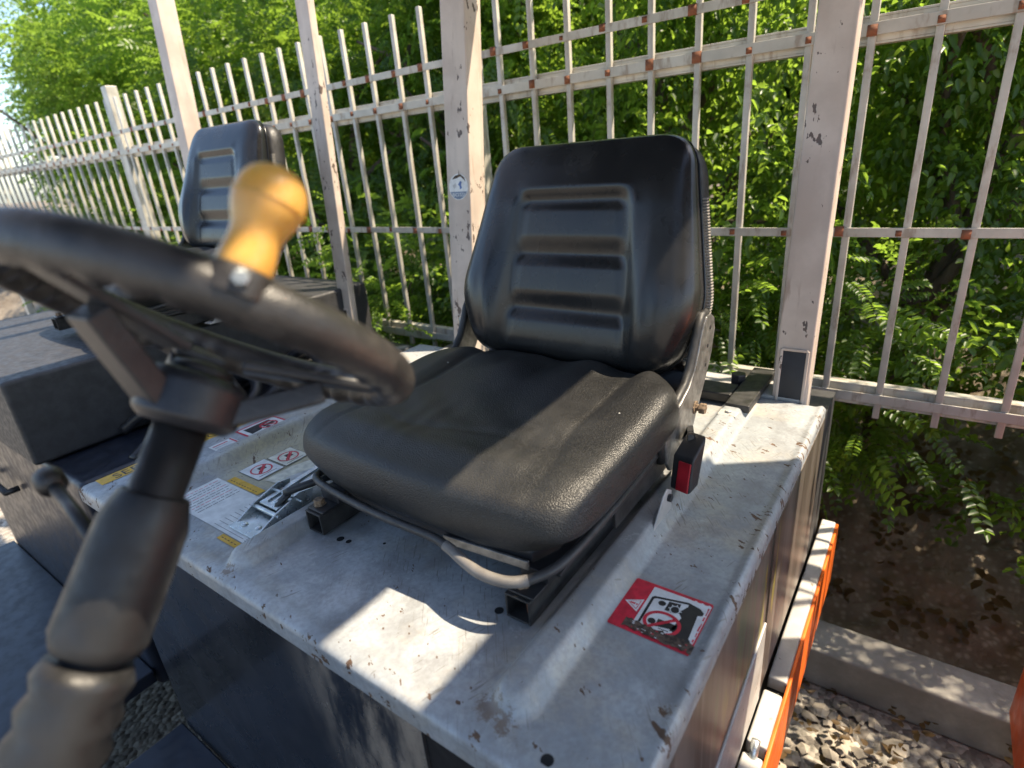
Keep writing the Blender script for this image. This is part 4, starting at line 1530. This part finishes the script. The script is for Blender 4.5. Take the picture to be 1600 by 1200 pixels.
for i, (rz, rh, rd) in enumerate(RAILS):
    for xa, xb in ((-0.80 * FY + 0.02, 0.60 * FY), (-4.2 * FY, -0.80 * FY - 0.04)):
        b = MB()
        b.box((xa, FY - bw - 0.0045, rz - rh * 0.62), (xb, FY - bw - 0.0005, rz + rh * 0.62))
        if i in (1, 3):
            b.box((xa, FY + bw + 0.001, rz - rh - 0.008), (xb, FY + bw + 0.030, rz - rh - 0.003))
            b.box((xa, FY + bw + 0.001, rz + rh + 0.003), (xb, FY + bw + 0.030, rz + rh + 0.008))
            b.box((xa, FY + bw + 0.0015, rz - rh - 0.003), (xb, FY + bw + 0.005, rz + rh + 0.003))
        part('rail', b, 'fence_paint', fn, bevel=0.001)
for x in (-0.80 * FY - 0.01, 0.62 * FY, -2.42 * FY + 0.05, -4.22 * FY):
    b = MB()
    b.box((x - 0.03, FY - 0.005, 0.0), (x + 0.03, FY + 0.055, 2.12))
    part('fence_post', b, 'fence_paint', fn, bevel=0.004)
b = MB()
b.box((-7.0, FY - 0.06, 0.0), (1.1, FY + 0.08, 0.14))
part('plinth', b, 'plinth', fn, bevel=0.01)


# ------------------------------------------------------------------ vegetation
def leaf_template(kind):
    """one sprig: returns verts (n,3), quads (m,4), leaf id per vert"""
    V, F, ID = [], [], []
    r_ = random.Random(3 if kind == 'fine' else 5)

    def leaf(base, d, up, L, W, lid):
        d = Vector(d).normalized()
        s = d.cross(Vector(up)).normalized()
        u = s.cross(d)
        o = len(V)
        fold = 0.28 * W
        pts = [base, base + d * L * 0.30 + s * W * 0.46 + u * fold, base + d * L * 0.70 + s * W * 0.42 + u * fold, base + d * L - u * L * 0.06,
               base + d * L * 0.70 - s * W * 0.42 + u * fold, base + d * L * 0.30 - s * W * 0.46 + u * fold]
        V.extend(pts)
        F.append((o, o + 1, o + 2, o + 3))
        F.append((o, o + 3, o + 4, o + 5))
        ID.extend([lid] * 6)

    if kind == 'fine':
        n = 7
        L = 0.17
        for i in range(n):
            s = 0.15 + 0.85 * i / (n - 1)
            p = Vector((L * s, 0, -0.03 * s * s))
            for sg in (1, -1):
                leaf(p, (0.35, sg, -0.12 + r_.uniform(-0.15, 0.15)), (r_.uniform(-0.2, 0.2), 0, 1), 0.034 * r_.uniform(0.8, 1.1), 0.020, 2 * i + (sg > 0))
        leaf(Vector((L, 0, -0.03)), (1, 0, -0.3), (0, 0, 1), 0.034, 0.019, 2 * n)
    else:
        n = 6
        L = 0.16
        for i in range(n):
            s = 0.1 + 0.9 * i / (n - 1)
            p = Vector((L * s, 0, 0.01 * math.sin(i)))
            a = i * 2.2
            leaf(p, (0.6, math.sin(a), 0.35 * math.cos(a) - 0.2), (r_.uniform(-0.4, 0.4), r_.uniform(-0.3, 0.3), 1), 0.050 * r_.uniform(0.6, 1.15), 0.031, i)
    return np.array([list(v) for v in V]), np.array(F), np.array(ID)


TPL = {k: leaf_template(k) for k in ('fine', 'broad')}


def crown_mesh(name, kind, rad, n_clump, n_sprig, seed, clump_r=0.30, mat='leaf_fine', scale=1.0, low=-1.0):
    g_ = np.random.default_rng(seed)
    V0, F0, I0 = TPL[kind]
    rad = np.array(rad)
    # clump centres through the crown's volume, thinner in the middle
    c = g_.normal(size=(n_clump * 3, 3))
    c /= np.linalg.norm(c, axis=1)[:, None]
    c *= (g_.random(len(c)) ** 0.45)[:, None]
    c = c[c[:, 2] > low][:n_clump] * rad
    N = len(c) * n_sprig
    ci = np.repeat(np.arange(len(c)), n_sprig)
    off = g_.normal(size=(N, 3))
    off /= np.linalg.norm(off, axis=1)[:, None]
    rr_ = g_.random(N) ** 0.5
    cr = clump_r * g_.uniform(0.6, 1.3, len(c))
    pos = c[ci] + off * (rr_ * cr[ci])[:, None] * np.array([1, 1, 0.75])
    d = off + 0.5 * c[ci] / rad + g_.normal(size=(N, 3)) * 0.45
    d[:, 2] = d[:, 2] * 0.5 - 0.15
    d /= np.linalg.norm(d, axis=1)[:, None]
    up = np.array([0, 0, 1.0]) + g_.normal(size=(N, 3)) * 0.38
    s = np.cross(up, d)
    s /= np.linalg.norm(s, axis=1)[:, None]
    u = np.cross(d, s)
    k = (scale * g_.uniform(0.75, 1.25, N))[:, None, None]
    V = pos[:, None, :] + k * (V0[None, :, 0:1] * d[:, None, :] + V0[None, :, 1:2] * s[:, None, :] + V0[None, :, 2:3] * u[:, None, :])
    nv = len(V0)
    F = (F0[None] + (np.arange(N) * nv)[:, None, None]).reshape(-1, 4)
    tint = np.clip(g_.normal(0.45, 0.16, (len(c),))[ci][:, None] + g_.normal(0, 0.13, (N, int(I0.max()) + 1))[:, I0], 0, 1)
    me = bpy.data.meshes.new(name)
    nV, nF = N * nv, len(F)
    me.vertices.add(nV)
    me.vertices.foreach_set('co', V.reshape(-1).astype(np.float32))
    me.loops.add(nF * 4)
    me.loops.foreach_set('vertex_index', F.reshape(-1).astype(np.int32))
    me.polygons.add(nF)
    me.polygons.foreach_set('loop_start', (np.arange(nF) * 4).astype(np.int32))
    me.update(calc_edges=True)
    at_ = me.attributes.new('tint', 'FLOAT', 'POINT')
    at_.data.foreach_set('value', tint.reshape(-1).astype(np.float32))
    me.materials.append(M[mat])
    return me


CROWNS = [
    crown_mesh('crown', 'fine', (0.95, 0.80, 1.25), 66, 42, 11, 0.34, 'leaf_fine'),
    crown_mesh('crown', 'fine', (1.05, 0.85, 1.15), 64, 44, 12, 0.32, 'leaf_fine', 0.95),
    crown_mesh('crown', 'broad', (1.0, 0.80, 1.20), 62, 60, 13, 0.30, 'leaf_broad', 0.85),
    crown_mesh('crown', 'broad', (0.95, 0.85, 1.25), 60, 62, 14, 0.32, 'leaf_broad', 0.90),
]
LOWS = [
    crown_mesh('crown', 'fine', (0.75, 0.50, 0.65), 34, 30, 21, 0.26, 'leaf_fine', 0.9),
    crown_mesh('crown', 'broad', (0.80, 0.50, 0.70), 34, 34, 22, 0.26, 'leaf_broad', 0.8),
]


def trunk_mb(h, r, rad, seed):
    q = random.Random(seed)
    b = MB()
    pts = [Vector((q.uniform(-0.06, 0.06) * i, q.uniform(-0.05, 0.05) * i, h * i / 6)) for i in range(7)]
    b.tube(pts, [r * (1.25 if i == 0 else 1 - 0.12 * i) for i in range(7)], 10)
    for k in range(7):
        i = 2 + k % 4
        a = q.uniform(0, 2 * PI)
        e = pts[i] + Vector((math.cos(a) * rad * q.uniform(0.5, 0.85), math.sin(a) * rad * q.uniform(0.4, 0.7), q.uniform(0.3, 0.9)))
        m_ = (pts[i] + e) / 2 + Vector((q.uniform(-0.1, 0.1), q.uniform(-0.1, 0.1), 0.12))
        b.tube(smooth_path([pts[i], m_, e], 4), [r * 0.45 * (1 - 0.09 * j) for j in range(9)], 6)
    return b


def plant(name, cat, label, x, y, zc, crown, sc3, rot, trunk_h, trunk_r, seed, group):
    gz = 0.45 * min(1, max(0, (y - 1.75) / 1.45))
    t_ = thing(name, (x, y, gz), label, cat, group)
    b = trunk_mb(trunk_h, trunk_r, 0.9 * sc3[0], seed)
    new_obj('trunk', b, 'bark', t_, smooth=True)
    c = bpy.data.objects.new('crown', crown)
    COL.objects.link(c)
    c.parent = t_
    c.location = (0, 0, zc - gz)
    c.scale = sc3
    c.rotation_euler = (0, 0, rot)
    c['kind'] = 'stuff'
    return t_


# front row of trees close behind the fence, from right to left: x, y, crown height, crown kind, size
front_row = [
    (0.85, 2.75, 1.75, 3, (0.85, 0.75, 0.95), 'broad leaved tree at the far right behind the chipped right pillar'),
    (-0.05, 2.55, 1.60, 2, (0.75, 0.65, 1.0), 'bright leafed tree right of the seat back behind the fence'),
    (-1.00, 2.85, 2.00, 3, (0.95, 0.75, 1.0), 'dark broad leaved tree directly behind the seat back'),
    (-2.05, 2.75, 2.10, 0, (1.0, 0.70, 1.1), 'feathery leaved tree between the two whitish pillars'),
    (-3.05, 2.65, 1.95, 1, (1.0, 0.75, 1.1), 'feathery leaved tree left of the left whitish pillar'),
    (-4.35, 2.95, 2.10, 0, (1.15, 0.85, 1.15), 'feathery leaved tree above the neighbouring black seat'),
    (-5.90, 2.75, 2.00, 1, (1.15, 0.85, 1.15), 'feathery leaved tree second from the left end of the fence'),
    (-7.60, 3.00, 2.20, 2, (1.3, 0.95, 1.2), 'broad leaved tree at the far left end of the fence'),
]
for i, (x, y, zc, ck, s3, lb) in enumerate(front_row):
    plant('tree', 'tree', lb, x, y, zc, CROWNS[ck], (s3[0], s3[1] * 0.8, s3[2]), 0.9 * i, zc - 0.2, 0.055, 40 + i, 'trees close behind the fence')
back_row = [
    (1.9, 5.4, 2.6, 2, (1.4, 1.1, 1.3), 'tall tree of the second row at the far right'),
    (-0.1, 4.6, 2.3, 3, (1.35, 1.0, 1.3), 'tall tree of the second row right of the seat back'),
    (-1.9, 4.7, 2.8, 2, (1.4, 1.0, 1.45), 'tall tree of the second row behind the seat back and the middle pillar'),
    (-3.7, 4.5, 3.0, 3, (1.45, 1.0, 1.5), 'tall tree of the second row between the two left pillars'),
    (-5.6, 4.7, 2.9, 0, (1.6, 1.1, 1.6), 'tall feathery tree of the second row above the black seat'),
    (-7.8, 4.9, 3.0, 1, (1.6, 1.2, 1.6), 'tall feathery tree of the second row at the left'),
    (-10.2, 4.8, 3.1, 2, (1.8, 1.2, 1.7), 'tall tree of the second row at the far left'),
]
for i, (x, y, zc, ck, s3, lb) in enumerate(back_row):
    plant('tree', 'tree', lb, x, y, zc, CROWNS[ck], s3, 2.1 + 1.3 * i, zc + 0.2, 0.09, 60 + i, 'taller trees of the second row')
shrubs = [(0.75, 2.15, 0.80, 1), (-0.35, 2.20, 0.85, 0), (-1.25, 2.15, 0.90, 1), (-2.10, 2.10, 0.95, 0), (-3.05, 2.10, 0.95, 0), (-4.1, 2.15, 0.95, 1), (-5.3, 2.15, 0.95, 0), (-6.6, 2.2, 1.0, 1)]
slab = ['low shrub at the foot of the fence at the far right', 'low shrub behind the fence right of the recline arm', 'low shrub hidden behind the seat back', 'low shrub behind the fence below the round sticker pillar',
        'low shrub behind the fence right of the left pillar', 'low shrub behind the black neighbouring seat', 'low shrub second from the left along the fence', 'low shrub at the far left along the fence']
for i, (x, y, zc, ck) in enumerate(shrubs):
    plant('shrub', 'shrub', slab[i], x, y, zc, LOWS[ck], (0.9, 0.75, 0.9), 1.7 * i, 0.5, 0.02, 80 + i, 'shrubs along the foot of the fence')
# the wood beyond, one mass
far = crown_mesh('wood', 'broad', (15, 1.6, 4.2), 420, 36, 31, 1.0, 'leaf_broad', 4.2, -0.55)
fo = bpy.data.objects.new('far_wood', far)
COL.objects.link(fo)
fo.location = (-6, 9.5, 2.6)
tag(fo, 'dark green wood filling the background beyond the trees', 'wood', None, 'stuff')
# leaf litter on the bank
lit = crown_mesh('leaf_litter', 'broad', (6.0, 0.9, 0.02), 200, 9, 33, 0.25, 'leaf_litter', 0.8, -1)
co_ = np.zeros(len(lit.vertices) * 3, np.float32)
lit.vertices.foreach_get('co', co_)
co_ = co_.reshape(-1, 3)
yw = co_[:, 1] + 2.4
co_[:, 2] = co_[:, 2] * 0.22 + 0.45 * ss(1.75, 3.2, yw) + 0.035
lit.vertices.foreach_set('co', co_.reshape(-1))
lo = bpy.data.objects.new('leaf_litter', lit)
COL.objects.link(lo)
lo.location = (-4.0, 2.4, 0.0)
tag(lo, 'dry brown leaves scattered on the bank behind the fence', 'leaves', None, 'stuff')

lit2 = crown_mesh('leaf_litter', 'broad', (0.8, 0.6, 0.01), 60, 3, 35, 0.2, 'leaf_litter', 0.55, -1)
l2 = bpy.data.objects.new('leaf_litter', lit2)
COL.objects.link(l2)
l2.location = (0.4, 1.05, 0.045)
l2.scale = (1, 1, 0.22)
tag(l2, 'dry fallen leaves lying on the gravel beside the orange skirt', 'leaves', None, 'stuff')

# ------------------------------------------------------------------ gravel beside the forklift
NS = 3600
gx = rng.uniform(-0.6, 1.4, NS)
gy = rng.uniform(0.4, 3.0, NS)
gx, gy = gx[gy < 1.5], gy[gy < 1.5]
base = np.array([[1, 0, 0], [-1, 0, 0], [0, 1, 0], [0, -1, 0], [0, 0, 1], [0, 0, -1], [0.62, 0.62, 0.5], [-0.62, 0.62, 0.5], [-0.62, -0.62, 0.5], [0.62, -0.62, 0.5]], float)
fc = np.array([[4, 6, 7], [4, 7, 8], [4, 8, 9], [4, 9, 6], [0, 2, 6], [2, 1, 7], [1, 3, 8], [3, 0, 9], [6, 2, 7], [7, 1, 8], [8, 3, 9], [9, 0, 6]])
n = len(gx)
sz = rng.uniform(0.010, 0.026, (n, 1, 1)) * rng.uniform(0.7, 1.3, (n, 1, 3)) * np.array([1, 1, 0.7])
an = rng.uniform(0, 2 * PI, n)
Vs = base[None] * sz * rng.uniform(0.8, 1.2, (n, 10, 1))
cx_, sx_ = np.cos(an)[:, None], np.sin(an)[:, None]
Vr = np.stack([Vs[..., 0] * cx_ - Vs[..., 1] * sx_, Vs[..., 0] * sx_ + Vs[..., 1] * cx_, Vs[..., 2]], -1)
Vr += np.stack([gx, gy, np.full(n, 0.006)], -1)[:, None, :]
Ff = (fc[None] + (np.arange(n) * 10)[:, None, None]).reshape(-1, 3)
me = bpy.data.meshes.new('gravel')
me.from_pydata(Vr.reshape(-1, 3).tolist(), [], Ff.tolist())
a_ = me.attributes.new('tint', 'FLOAT', 'POINT')
a_.data.foreach_set('value', np.repeat(rng.random(n), 10).astype(np.float32))
me.materials.append(M['stone'])
me.update()
gvl = bpy.data.objects.new('gravel', me)
COL.objects.link(gvl)
tag(gvl, 'loose sunlit gravel on the yard beside the orange skirt', 'gravel', None, 'stuff')
